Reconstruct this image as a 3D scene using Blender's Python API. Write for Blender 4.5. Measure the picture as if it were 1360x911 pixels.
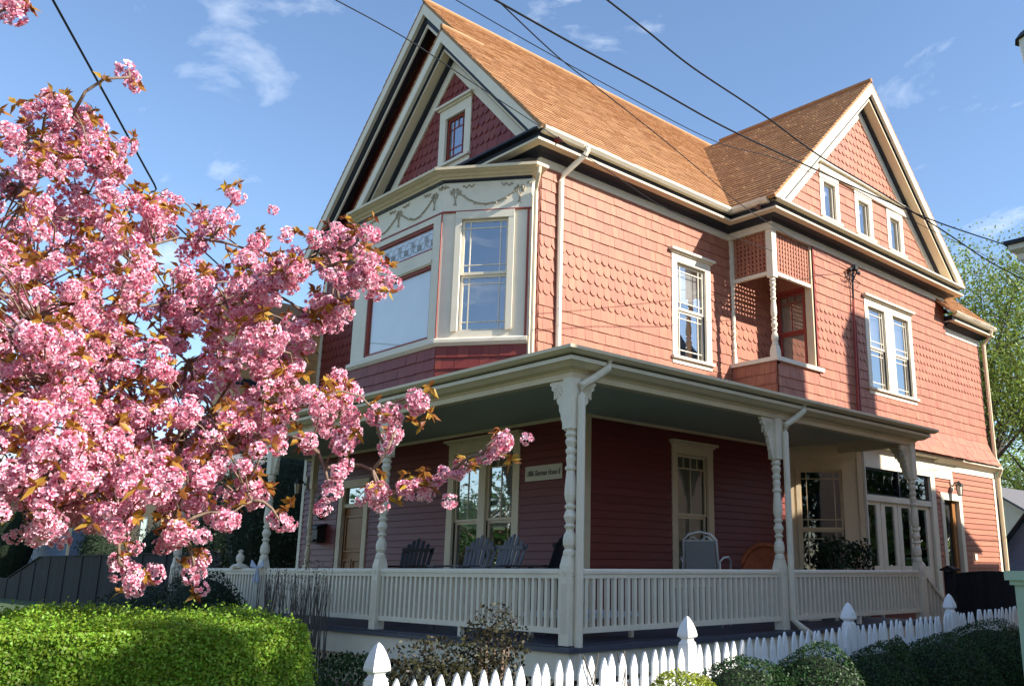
import bpy, math, random
import numpy as np
from mathutils import Vector, Matrix
random.seed(7); RNG = np.random.default_rng(11)
for o in list(bpy.data.objects): bpy.data.objects.remove(o)
SC = bpy.context.scene
COL = SC.collection

# ------------------------------------------------------------------ camera, sky, sun, exposure
CAM = np.array([10.741, -9.049, 1.696]); YAW, PITCH, ROLL, FOC = 0.778, 0.2546, 0.003, 1210.4
PXO, PYO = 141.3, -13.8
_fw = np.array([-math.sin(YAW)*math.cos(PITCH), math.cos(YAW)*math.cos(PITCH), math.sin(PITCH)])
_r0 = np.array([math.cos(YAW), math.sin(YAW), 0.0]); _u0 = np.cross(_r0, _fw)
_R = _r0*math.cos(ROLL)+_u0*math.sin(ROLL); _U = -_r0*math.sin(ROLL)+_u0*math.cos(ROLL)
cd = bpy.data.cameras.new('camera'); cam = bpy.data.objects.new('camera', cd); COL.objects.link(cam)
cd.sensor_width = 36; cd.lens = FOC/1360*36; cd.shift_x = -PXO/1360; cd.shift_y = PYO/1360
cd.clip_start = .1; cd.clip_end = 2000
M = Matrix.Identity(4)
for i in range(3):
    M[i][0] = _R[i]; M[i][1] = _U[i]; M[i][2] = -_fw[i]; M[i][3] = CAM[i]
cam.matrix_world = M
SC.camera = cam

SUN = np.array([1.0, .5, .72]); SUN = SUN/np.linalg.norm(SUN)
SEL = math.asin(SUN[2]); SAZ = math.atan2(SUN[0], SUN[1])
wd = bpy.data.worlds.new('World'); SC.world = wd; wd.use_nodes = True
nt = wd.node_tree; nt.nodes.clear()
wout = nt.nodes.new('ShaderNodeOutputWorld'); bg = nt.nodes.new('ShaderNodeBackground')
sky = nt.nodes.new('ShaderNodeTexSky'); sky.sky_type = 'NISHITA'; sky.sun_disc = False
sky.sun_elevation = SEL; sky.sun_rotation = SAZ; sky.air_density = 1.0; sky.dust_density = .3; sky.ozone_density = 3.0
bg.inputs['Strength'].default_value = .12
# thin fair-weather clouds, laid out on a flat layer overhead
tc = nt.nodes.new('ShaderNodeTexCoord'); sep = nt.nodes.new('ShaderNodeSeparateXYZ'); nt.links.new(tc.outputs['Generated'], sep.inputs[0])
def mth(op, a, b=None):
    n = nt.nodes.new('ShaderNodeMath'); n.operation = op
    for i, v in enumerate((a, b)):
        if v is None: continue
        if isinstance(v, (int, float)): n.inputs[i].default_value = v
        else: nt.links.new(v, n.inputs[i])
    return n.outputs[0]
zc = mth('ADD', mth('MAXIMUM', sep.outputs[2], 0.0), .16)
cmb = nt.nodes.new('ShaderNodeCombineXYZ')
nt.links.new(mth('DIVIDE', sep.outputs[0], zc), cmb.inputs[0]); nt.links.new(mth('DIVIDE', sep.outputs[1], zc), cmb.inputs[1])
mp = nt.nodes.new('ShaderNodeMapping'); mp.inputs['Rotation'].default_value = (0, 0, .5); mp.inputs['Scale'].default_value = (1.0, 1.55, 1)
mp.inputs['Location'].default_value = (-6.1, 4.4, 0)
nt.links.new(cmb.outputs[0], mp.inputs[0])
nz = nt.nodes.new('ShaderNodeTexNoise'); nz.inputs['Scale'].default_value = 3.3; nz.inputs['Detail'].default_value = 10; nz.inputs['Roughness'].default_value = .58; nz.inputs['Distortion'].default_value = .35
nt.links.new(mp.outputs[0], nz.inputs['Vector'])
cr = nt.nodes.new('ShaderNodeValToRGB'); cr.color_ramp.elements[0].position = .575; cr.color_ramp.elements[1].position = .86
cr.color_ramp.elements[0].color = (0, 0, 0, 1); cr.color_ramp.elements[1].color = (.9, .9, .9, 1)
nt.links.new(nz.outputs[0], cr.inputs[0])
mix = nt.nodes.new('ShaderNodeMixRGB'); mix.inputs[2].default_value = (5.2, 5.6, 6.2, 1)
nt.links.new(cr.outputs[0], mix.inputs[0]); nt.links.new(sky.outputs[0], mix.inputs[1])
nt.links.new(mix.outputs[0], bg.inputs[0]); nt.links.new(bg.outputs[0], wout.inputs[0])

sl = bpy.data.lights.new('sun', 'SUN'); sl.energy = 5.0; sl.angle = math.radians(.53); sl.color = (1.0, .93, .83)
so = bpy.data.objects.new('sun', sl); COL.objects.link(so); so.location = (30, 15, 30)
so.rotation_euler = Vector(SUN).to_track_quat('Z', 'Y').to_euler()
SC.view_settings.view_transform = 'Standard'; SC.view_settings.look = 'None'
SC.view_settings.exposure = 1.05; SC.view_settings.gamma = 1

# ------------------------------------------------------------------ pixel helpers (photo is 1360 x 911)
def ray(x, y):
    d = _fw*FOC + _R*(x-680-PXO) - _U*(y-455.5-PYO); return d/np.linalg.norm(d)
def at_x(x, y, v): d = ray(x, y); return CAM+d*((v-CAM[0])/d[0])
def at_y(x, y, v): d = ray(x, y); return CAM+d*((v-CAM[1])/d[1])
def at_z(x, y, v): d = ray(x, y); return CAM+d*((v-CAM[2])/d[2])
def at_d(x, y, t): return CAM+ray(x, y)*t

# ------------------------------------------------------------------ materials
MATS = {}
def mat(name, col, rough=.6, var=.12, nscale=6, bump=.0, bscale=40, attr=0, hue=None, spec=.3, grain=None, trans=0, metal=0, dirt=0, dcol=(.12,.09,.06)):
    m = bpy.data.materials.new(name); m.use_nodes = True; n = m.node_tree; N = n.nodes; Lk = n.links
    b = N['Principled BSDF']; b.inputs['Roughness'].default_value = rough; b.inputs['Specular IOR Level'].default_value = spec
    b.inputs['Metallic'].default_value = metal
    co = N.new('ShaderNodeTexCoord'); src = co.outputs['Object']
    if grain:
        g = N.new('ShaderNodeMapping'); g.inputs['Scale'].default_value = grain; Lk.new(src, g.inputs[0]); src = g.outputs[0]
    no = N.new('ShaderNodeTexNoise'); no.inputs['Scale'].default_value = nscale; no.inputs['Detail'].default_value = 6; no.inputs['Roughness'].default_value = .65
    Lk.new(src, no.inputs['Vector'])
    hs = N.new('ShaderNodeHueSaturation'); hs.inputs['Color'].default_value = (*col, 1)
    mr = N.new('ShaderNodeMapRange'); mr.inputs[1].default_value = .25; mr.inputs[2].default_value = .75; mr.inputs[3].default_value = 1-var; mr.inputs[4].default_value = 1+var
    Lk.new(no.outputs[0], mr.inputs[0]); val = mr.outputs[0]
    if attr:
        at = N.new('ShaderNodeAttribute'); at.attribute_name = 'rnd'
        oi = N.new('ShaderNodeObjectInfo')
        ad = N.new('ShaderNodeMath'); ad.operation = 'ADD'; Lk.new(at.outputs['Fac'], ad.inputs[0]); Lk.new(oi.outputs['Random'], ad.inputs[1])
        fr = N.new('ShaderNodeMath'); fr.operation = 'FRACT'; Lk.new(ad.outputs[0], fr.inputs[0])
        m2 = N.new('ShaderNodeMapRange'); m2.inputs[3].default_value = 1-attr; m2.inputs[4].default_value = 1+attr; Lk.new(fr.outputs[0], m2.inputs[0])
        mu = N.new('ShaderNodeMath'); mu.operation = 'MULTIPLY'; Lk.new(val, mu.inputs[0]); Lk.new(m2.outputs[0], mu.inputs[1]); val = mu.outputs[0]
        if hue:
            m3 = N.new('ShaderNodeMapRange'); m3.inputs[3].default_value = .5-hue; m3.inputs[4].default_value = .5+hue; Lk.new(fr.outputs[0], m3.inputs[0]); Lk.new(m3.outputs[0], hs.inputs['Hue'])
    Lk.new(val, hs.inputs['Value']); colout = hs.outputs[0]
    if dirt:
        n2 = N.new('ShaderNodeTexNoise'); n2.inputs['Scale'].default_value = 1.7; n2.inputs['Detail'].default_value = 8; n2.inputs['Roughness'].default_value = .7
        Lk.new(co.outputs['Object'], n2.inputs['Vector'])
        r2 = N.new('ShaderNodeMapRange'); r2.inputs[1].default_value = .52; r2.inputs[2].default_value = .75; r2.inputs[3].default_value = 0; r2.inputs[4].default_value = dirt; Lk.new(n2.outputs[0], r2.inputs[0])
        mx = N.new('ShaderNodeMixRGB'); mx.inputs[2].default_value = (*dcol, 1); Lk.new(r2.outputs[0], mx.inputs[0]); Lk.new(colout, mx.inputs[1]); colout = mx.outputs[0]
    Lk.new(colout, b.inputs['Base Color'])
    if bump:
        n3 = N.new('ShaderNodeTexNoise'); n3.inputs['Scale'].default_value = bscale; n3.inputs['Detail'].default_value = 5; Lk.new(src, n3.inputs['Vector'])
        bp = N.new('ShaderNodeBump'); bp.inputs['Strength'].default_value = bump; bp.inputs['Distance'].default_value = .01; Lk.new(n3.outputs[0], bp.inputs['Height']); Lk.new(bp.outputs[0], b.inputs['Normal'])
    if trans:
        tr = N.new('ShaderNodeBsdfTranslucent'); Lk.new(colout, tr.inputs[0]); ms = N.new('ShaderNodeMixShader'); ms.inputs[0].default_value = trans
        Lk.new(b.outputs[0], ms.inputs[1]); Lk.new(tr.outputs[0], ms.inputs[2]); Lk.new(ms.outputs[0], N['Material Output'].inputs[0])
    MATS[name] = m; return m
def glassmat(name, base, tint=(1, 1, 1)):
    m = bpy.data.materials.new(name); m.use_nodes = True; n = m.node_tree; N = n.nodes; Lk = n.links; N.remove(N['Principled BSDF'])
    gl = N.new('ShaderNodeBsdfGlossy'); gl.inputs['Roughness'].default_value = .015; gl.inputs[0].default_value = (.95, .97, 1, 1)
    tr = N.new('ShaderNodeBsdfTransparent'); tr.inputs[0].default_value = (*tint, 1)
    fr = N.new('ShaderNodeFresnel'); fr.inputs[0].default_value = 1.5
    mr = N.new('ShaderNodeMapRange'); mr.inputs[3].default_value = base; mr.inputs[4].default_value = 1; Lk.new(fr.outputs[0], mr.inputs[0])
    no = N.new('ShaderNodeTexNoise'); no.inputs['Scale'].default_value = 1.6; no.inputs['Detail'].default_value = 1
    co = N.new('ShaderNodeTexCoord'); Lk.new(co.outputs['Object'], no.inputs['Vector'])
    bp = N.new('ShaderNodeBump'); bp.inputs['Strength'].default_value = .05; bp.inputs['Distance'].default_value = .05; Lk.new(no.outputs[0], bp.inputs['Height']); Lk.new(bp.outputs[0], gl.inputs['Normal'])
    ms = N.new('ShaderNodeMixShader'); Lk.new(mr.outputs[0], ms.inputs[0]); Lk.new(tr.outputs[0], ms.inputs[1]); Lk.new(gl.outputs[0], ms.inputs[2]); Lk.new(ms.outputs[0], N['Material Output'].inputs[0])
    MATS[name] = m; return m

RED = (.378, .147, .090)
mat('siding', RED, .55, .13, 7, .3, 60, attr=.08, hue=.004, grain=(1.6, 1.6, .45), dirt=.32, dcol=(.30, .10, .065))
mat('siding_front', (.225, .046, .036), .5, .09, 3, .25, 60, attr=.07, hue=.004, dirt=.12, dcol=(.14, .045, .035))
mat('clap_shaded', (.175, .036, .031), .45, .08, 3, .15, 50, attr=.06, grain=(1, 1, 6), dirt=.1, dcol=(.16, .05, .045))  # siding paint deepened: the porch shade is put into this colour
mat('trim', (.70, .575, .385), .5, .06, 5, .12, 50, dirt=.28, dcol=(.36, .31, .22))
mat('trim_white', (.77, .69, .54), .5, .05, 5, .1, 50, dirt=.26, dcol=(.42, .37, .29))
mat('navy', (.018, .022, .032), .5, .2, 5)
mat('roofing', (.41, .232, .122), .9, .13, 9, .6, 90, attr=.07, hue=.004, spec=.1, dirt=.3, dcol=(.26, .14, .08))
mat('porch_roofing', (.14, .12, .11), .9, .2, 9, .5, 90)
mat('porch_ceiling', (.42, .47, .40), .55, .06, 4)
mat('deck', (.075, .078, .10), .5, .15, 5, .1, 30)
mat('carving', (.40, .34, .24), .6, .15, 8)
mat('redtrim', (.30, .055, .04), .5, .1, 5)
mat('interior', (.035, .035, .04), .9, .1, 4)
mat('blind', (.62, .62, .60), .7, .05, 4)
mat('curtain', (.60, .56, .44), .8, .15, 5, .6, 9, grain=(6, 6, .4))
mat('doorwood', (.28, .125, .04), .4, .25, 6, .2, 30, grain=(6, 6, 1))
mat('dark_metal', (.02, .02, .022), .45, .1, 5)
mat('fence_white', (.80, .80, .79), .45, .04, 6, .15, 50, dirt=.28, dcol=(.48, .45, .38))
mat('fence_dark', (.020, .019, .022), .8, .35, 5, .5, 25, attr=.25, grain=(5, 5, .6))
mat('rust', (.34, .085, .03), .6, .3, 8, .3, 40)
mat('chair_grey', (.115, .115, .125), .5, .1, 5)
mat('chair_black', (.012, .012, .014), .4, .1, 5)
mat('sling', (.20, .195, .185), .7, .1, 60, .4, 200)
mat('alu', (.55, .54, .51), .35, .08, 6, metal=.3)
mat('signboard', (.62, .56, .43), .6, .08, 6)
mat('ink', (.02, .018, .016), .6, .1, 6)
mat('wire', (.012, .012, .014), .6, .1, 5)
mat('bark', (.22, .155, .115), .85, .35, 12, .8, 40, grain=(1, 1, .3))
mat('bark_grey', (.11, .095, .08), .9, .3, 12, .6, 40)
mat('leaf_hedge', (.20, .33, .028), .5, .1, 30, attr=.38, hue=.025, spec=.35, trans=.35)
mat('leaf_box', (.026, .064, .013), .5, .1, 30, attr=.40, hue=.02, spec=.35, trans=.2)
mat('leaf_sunlit', (.26, .30, .03), .5, .1, 30, attr=.3, hue=.02, trans=.3)  # boxwood leaf yellowed and brightened, sunlight put into its colour
mat('leaf_dark', (.018, .035, .013), .6, .1, 30, attr=.45, hue=.02, trans=.1)
mat('leaf_tree', (.20, .26, .05), .5, .1, 30, attr=.35, hue=.03, trans=.45)
mat('leaf_shrub', (.040, .034, .014), .5, .1, 30, attr=.5, hue=.05, trans=.2)
mat('leaf_bronze', (.37, .175, .035), .45, .15, 30, attr=.45, hue=.035, trans=.45)
mat('core_green', (.010, .018, .007), .95, .2, 8)
mat('ground', (.055, .085, .03), .95, .35, 3, .8, 30, dirt=.5, dcol=(.10, .08, .055))
mat('pavement', (.32, .31, .29), .9, .15, 4, .4, 60, dirt=.2)
mat('asphalt', (.055, .055, .058), .9, .2, 6, .4, 90)
mat('tan', (.56, .31, .13), .6, .1, 4, .25, 60, attr=.10, dirt=.1)
mat('blue_siding', (.13, .17, .26), .6, .1, 4, attr=.05)
mat('green_paint', (.36, .50, .38), .45, .06, 5, .1, 30)
mat('grey_roof', (.13, .125, .13), .9, .2, 8)
mat('brick', (.30, .12, .08), .85, .3, 10, .4, 40)
mat('shade_trans', (.92, .93, .90), .7, .03, 3)
mat('terracotta', (.30, .12, .08), .8, .15, 8)
mat('lamp_glass', (.75, .72, .6), .2, .03, 5)
mat('bow', (.45, .5, .6), .7, .1, 5)
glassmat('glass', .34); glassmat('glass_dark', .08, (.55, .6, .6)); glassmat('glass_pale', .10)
# petals: base pink to pale tip, from a colour carried by each petal
m = bpy.data.materials.new('petal'); m.use_nodes = True; N = m.node_tree.nodes; Lk = m.node_tree.links; b = N['Principled BSDF']; b.inputs['Roughness'].default_value = .65; b.inputs['Specular IOR Level'].default_value = .15
at = N.new('ShaderNodeAttribute'); at.attribute_name = 'pet'; oi = N.new('ShaderNodeObjectInfo')
Lk.new(at.outputs['Color'], b.inputs['Base Color']); tr = N.new('ShaderNodeBsdfTranslucent'); Lk.new(at.outputs['Color'], tr.inputs[0])
ms = N.new('ShaderNodeMixShader'); ms.inputs[0].default_value = .25; Lk.new(b.outputs[0], ms.inputs[1]); Lk.new(tr.outputs[0], ms.inputs[2]); Lk.new(ms.outputs[0], N['Material Output'].inputs[0]); MATS['petal'] = m

# ------------------------------------------------------------------ mesh helpers
class MB:
    def __init__(s): s.v = []; s.f = []; s.smooth = False
    def box(s, x0, x1, y0, y1, z0, z1): return s.obox((x0, y0, z0), (x1-x0, 0, 0), (0, y1-y0, 0), (0, 0, z1-z0))
    def obox(s, o, a, b, c):
        o, a, b, c = map(np.asarray, (o, a, b, c)); i = len(s.v)
        if np.dot(np.cross(a, b), c) < 0: a, b = b, a
        s.v += [tuple(p) for p in (o, o+a, o+a+b, o+b, o+c, o+a+c, o+a+b+c, o+b+c)]
        s.f += [(i, i+3, i+2, i+1), (i+4, i+5, i+6, i+7), (i, i+1, i+5, i+4), (i+1, i+2, i+6, i+5), (i+2, i+3, i+7, i+6), (i+3, i, i+4, i+7)]; return s
    def prism(s, poly, vec):
        vec = np.asarray(vec, float); P = [np.asarray(p, float) for p in poly]; n = len(P); i = len(s.v)
        nn = np.zeros(3)
        for k in range(n): nn += np.cross(P[k], P[(k+1) % n])
        if np.dot(nn, vec) < 0: P = P[::-1]
        s.v += [tuple(p) for p in P]+[tuple(p+vec) for p in P]
        s.f.append(tuple(range(i+n-1, i-1, -1))); s.f.append(tuple(range(i+n, i+2*n)))
        for k in range(n): s.f.append((i+k, i+(k+1) % n, i+n+(k+1) % n, i+n+k))
        return s
    def lathe(s, prof, base=(0, 0, 0), n=14, cap=True):
        i = len(s.v)
        for r, z in prof:
            for k in range(n):
                a = 2*math.pi*k/n; s.v.append((base[0]+r*math.cos(a), base[1]+r*math.sin(a), base[2]+z))
        for j in range(len(prof)-1):
            for k in range(n): s.f.append((i+j*n+k, i+j*n+(k+1) % n, i+(j+1)*n+(k+1) % n, i+(j+1)*n+k))
        if cap:
            s.f.append(tuple(range(i+n-1, i-1, -1))); j = i+(len(prof)-1)*n; s.f.append(tuple(range(j, j+n)))
        return s
    def tube(s, pts, r, n=6, cap=True):
        P = [np.asarray(p, float) for p in pts]; rr = r if hasattr(r, '__len__') else [r]*len(P); i = len(s.v)
        up = np.array([.13, .21, .97]); 
        for j, p in enumerate(P):
            t = P[min(j+1, len(P)-1)]-P[max(j-1, 0)]; t = t/(np.linalg.norm(t)+1e-9)
            a = np.cross(t, up); la = np.linalg.norm(a)
            if la < .05: a = np.cross(t, [1, 0, 0]); la = np.linalg.norm(a)
            a /= la; b = np.cross(t, a)
            for k in range(n):
                w = 2*math.pi*k/n; s.v.append(tuple(p+rr[j]*(a*math.cos(w)+b*math.sin(w))))
        for j in range(len(P)-1):
            for k in range(n): s.f.append((i+j*n+k, i+j*n+(k+1) % n, i+(j+1)*n+(k+1) % n, i+(j+1)*n+k))
        if cap:
            s.f.append(tuple(range(i+n-1, i-1, -1))); j = i+(len(P)-1)*n; s.f.append(tuple(range(j, j+n)))
        return s
    def sweep(s, path, prof, closed=False):
        """profile [(out, z)..] closed polygon, swept along an XY polyline; out is to the right of travel; mitred corners"""
        P = [np.asarray(p, float) for p in path]; n = len(P); m = len(prof); i = len(s.v)
        def off(k, d):
            ns = []
            for a, b in ((k-1, k), (k, k+1)):
                if 0 <= a and b < n:
                    t = P[b]-P[a]; t = t/np.linalg.norm(t); ns.append(np.array([t[1], -t[0]]))
            if len(ns) == 1: return P[k]+ns[0]*d
            q = ns[0]+ns[1]; return P[k]+q*(d/ (np.dot(q, q)/2))
        for k in range(n):
            for d, z in prof: q = off(k, d); s.v.append((q[0], q[1], z))
        for k in range(n-1):
            for j in range(m): s.f.append((i+k*m+j, i+(k+1)*m+j, i+(k+1)*m+(j+1) % m, i+k*m+(j+1) % m))
        s.f.append(tuple(range(i, i+m))); s.f.append(tuple(range(i+(n-1)*m+m-1, i+(n-1)*m-1, -1)))
        return s
def link(o, parent=None):
    COL.objects.link(o)
    if parent is not None:
        o.parent = parent
        if parent.type == 'EMPTY': o.matrix_parent_inverse = Matrix.Translation(-parent.location)
    return o
def build(name, mb, m, parent=None, smooth=False, rnd=None, kind=None, label=None):
    me = bpy.data.meshes.new(name); me.from_pydata(mb.v, [], mb.f); me.update()
    me.materials.append(MATS[m] if isinstance(m, str) else m)
    if smooth: me.polygons.foreach_set('use_smooth', [True]*len(me.polygons))
    if rnd is not None:
        a = me.attributes.new('rnd', 'FLOAT', 'FACE'); a.data.foreach_set('value', np.asarray(rnd, 'f'))
    o = link(bpy.data.objects.new(name, me), parent)
    if kind: o['kind'] = kind
    if label: o['label'] = label
    return o
def npmesh(name, V, Fq, m, rnd=None, pet=None, smooth=False):
    me = bpy.data.meshes.new(name); V = np.asarray(V, 'f'); Fq = np.asarray(Fq, 'i'); k = Fq.shape[1]
    me.vertices.add(len(V)); me.vertices.foreach_set('co', V.ravel()); me.loops.add(Fq.size); me.loops.foreach_set('vertex_index', Fq.ravel())
    me.polygons.add(len(Fq)); me.polygons.foreach_set('loop_start', np.arange(0, Fq.size, k, dtype='i')); me.polygons.foreach_set('loop_total', np.full(len(Fq), k, 'i'))
    if smooth: me.polygons.foreach_set('use_smooth', np.ones(len(Fq), bool))
    me.update(calc_edges=True); me.materials.append(MATS[m])
    if rnd is not None: a = me.attributes.new('rnd', 'FLOAT', 'FACE'); a.data.foreach_set('value', np.asarray(rnd, 'f'))
    if pet is not None: a = me.color_attributes.new('pet', 'FLOAT_COLOR', 'POINT'); a.data.foreach_set('color', np.asarray(pet, 'f').ravel())
    return me
def thing(name, label, cat, loc=(0, 0, 0), group=None, kind=None):
    o = bpy.data.objects.new(name, None); COL.objects.link(o); o.empty_display_size = .2; o.location = loc
    o['label'] = label; o['category'] = cat
    if group: o['group'] = group
    return o
def tag(o, label, cat, group=None, kind=None):
    o['label'] = label; o['category'] = cat
    if group: o['group'] = group
    if kind: o['kind'] = kind
    return o
class Frame:
    """wall frame: u along the wall (to the right seen from outside), d outward, z up"""
    def __init__(s, o, n):
        s.o = np.array([o[0], o[1], 0.0]); n = np.array([n[0], n[1], 0.0]); s.n = n/np.linalg.norm(n); s.u = np.cross([0, 0, 1], s.n)
    def p(s, u, d, z): return s.o+s.u*u+s.n*d+np.array([0, 0, z])
    def box(s, mb, u0, u1, d0, d1, z0, z1): return mb.obox(s.p(u0, d0, z0), s.u*(u1-u0), s.n*(d1-d0), (0, 0, z1-z0))
    def poly(s, mb, pts, d0, d1): return mb.prism([s.p(u, d0, z) for u, z in pts], s.n*(d1-d0))
    def ofp(s, P): return float(np.dot(np.asarray(P)-s.o, s.u))
# ------------------------------------------------------------------ ground
W_ = 1.071                      # wing wall plane
def gz(y): return .022*(min(max(y, -14), 18)+6)
def sheet(name, x0, x1, ys, m, dz):
    mb = MB()
    for a, b in zip(ys[:-1], ys[1:]):
        i = len(mb.v); mb.v += [(x0, a, gz(a)+dz), (x1, a, gz(a)+dz), (x1, b, gz(b)+dz), (x0, b, gz(b)+dz)]; mb.f.append((i, i+1, i+2, i+3))
    o = build(name, mb, m); o['kind'] = 'structure'; return o
sheet('ground', -400, 400, (-400, -14, 18, 400), 'ground', -.012)
def flat(name, x0, x1, y0, y1, z, m):
    mb = MB(); mb.v = [(x0, y0, z), (x1, y0, z), (x1, y1, z), (x0, y1, z)]; mb.f = [(0, 1, 2, 3)]; o = build(name, mb, m); o['kind'] = 'structure'
ZR = gz(-14)
flat('pavement', -90, 90, -16.4, -14.6, ZR+.004, 'pavement')
mb = MB(); mb.box(-90, 90, -16.55, -16.4, ZR-.3, ZR+.008); build('kerb', mb, 'pavement')['kind'] = 'structure'
flat('road', -90, 90, -25, -16.55, ZR-.006, 'asphalt')

# ------------------------------------------------------------------ the house
house = thing('victorian_house', 'salmon shingled two storey house with twin gables and wraparound porch', 'house', (0, 1.0, gz(1)))
FS = Frame((0, 0), (1, 0)); FW = Frame((W_, 0), (1, 0)); FN = Frame((0, 0), (0, -1)); FO = Frame((0, .55), (0, -1)); F1 = Frame((0, 1.09), (0, -1))
FSK = Frame((0, 5.04), (0, -1)); FBW = Frame((0, 6.47), (0, -1)); FC = Frame((0, 6.83), (1, -1))
B0, B1, B2, B3 = (-5.0, -.12), (-3.98, -1.0), (-1.28, -1.0), (-.06, -.12)
FBF = Frame((0, -1.0), (0, -1)); FBA = Frame(B2, (B3[1]-B2[1], -(B3[0]-B2[0]))); FBL = Frame(B0, (B1[1]-B0[1], -(B1[0]-B0[0])))
LBA = math.hypot(B3[0]-B2[0], B3[1]-B2[1])
FLOOR = .85; SL = 1.03; EZ = 8.66; ED = .45            # roof slope, eave height, eave overhang
RX, AX = -4.12, -2.62                                  # ridge of the main roof, of the small front gable
def rz(x): return EZ+SL*(ED-x)

def panel(mb, fr, u0, u1, z0, z1, holes, t=.12):
    us = sorted({u0, u1, *[min(max(h[k], u0), u1) for h in holes for k in (0, 1)]}); zs = sorted({z0, z1, *[min(max(h[k], z0), z1) for h in holes for k in (2, 3)]})
    for a, b in zip(us[:-1], us[1:]):
        for c, d in zip(zs[:-1], zs[1:]):
            if b-a < 1e-5 or d-c < 1e-5: continue
            m_, q = (a+b)/2, (c+d)/2
            if any(h[0] < m_ < h[1] and h[2] < q < h[3] for h in holes): continue
            i = len(mb.v); mb.v += [tuple(fr.p(*w)) for w in ((a, 0, c), (b, 0, c), (b, 0, d), (a, 0, d))]; mb.f.append((i, i+1, i+2, i+3))
    return mb

def gable_panel(mb, fr, zb, zt, uL, uR, holes):
    zs = sorted({zb, zt, *[h[k] for h in holes for k in (2, 3)]})
    for c, d in zip(zs[:-1], zs[1:]):
        hh_ = sorted([h for h in holes if h[2] < (c+d)/2 < h[3]]); cuts = [(uL(c), uL(d))]
        for h in hh_: cuts += [(h[0], h[0]), (h[1], h[1])]
        cuts.append((uR(c), uR(d)))
        for a, b in zip(cuts[0::2], cuts[1::2]):
            i = len(mb.v); mb.v += [tuple(fr.p(*w)) for w in ((a[0], 0, c), (b[0], 0, c), (b[1], 0, d), (a[1], 0, d))]; mb.f.append((i, i+1, i+2, i+3))
    return mb
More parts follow.
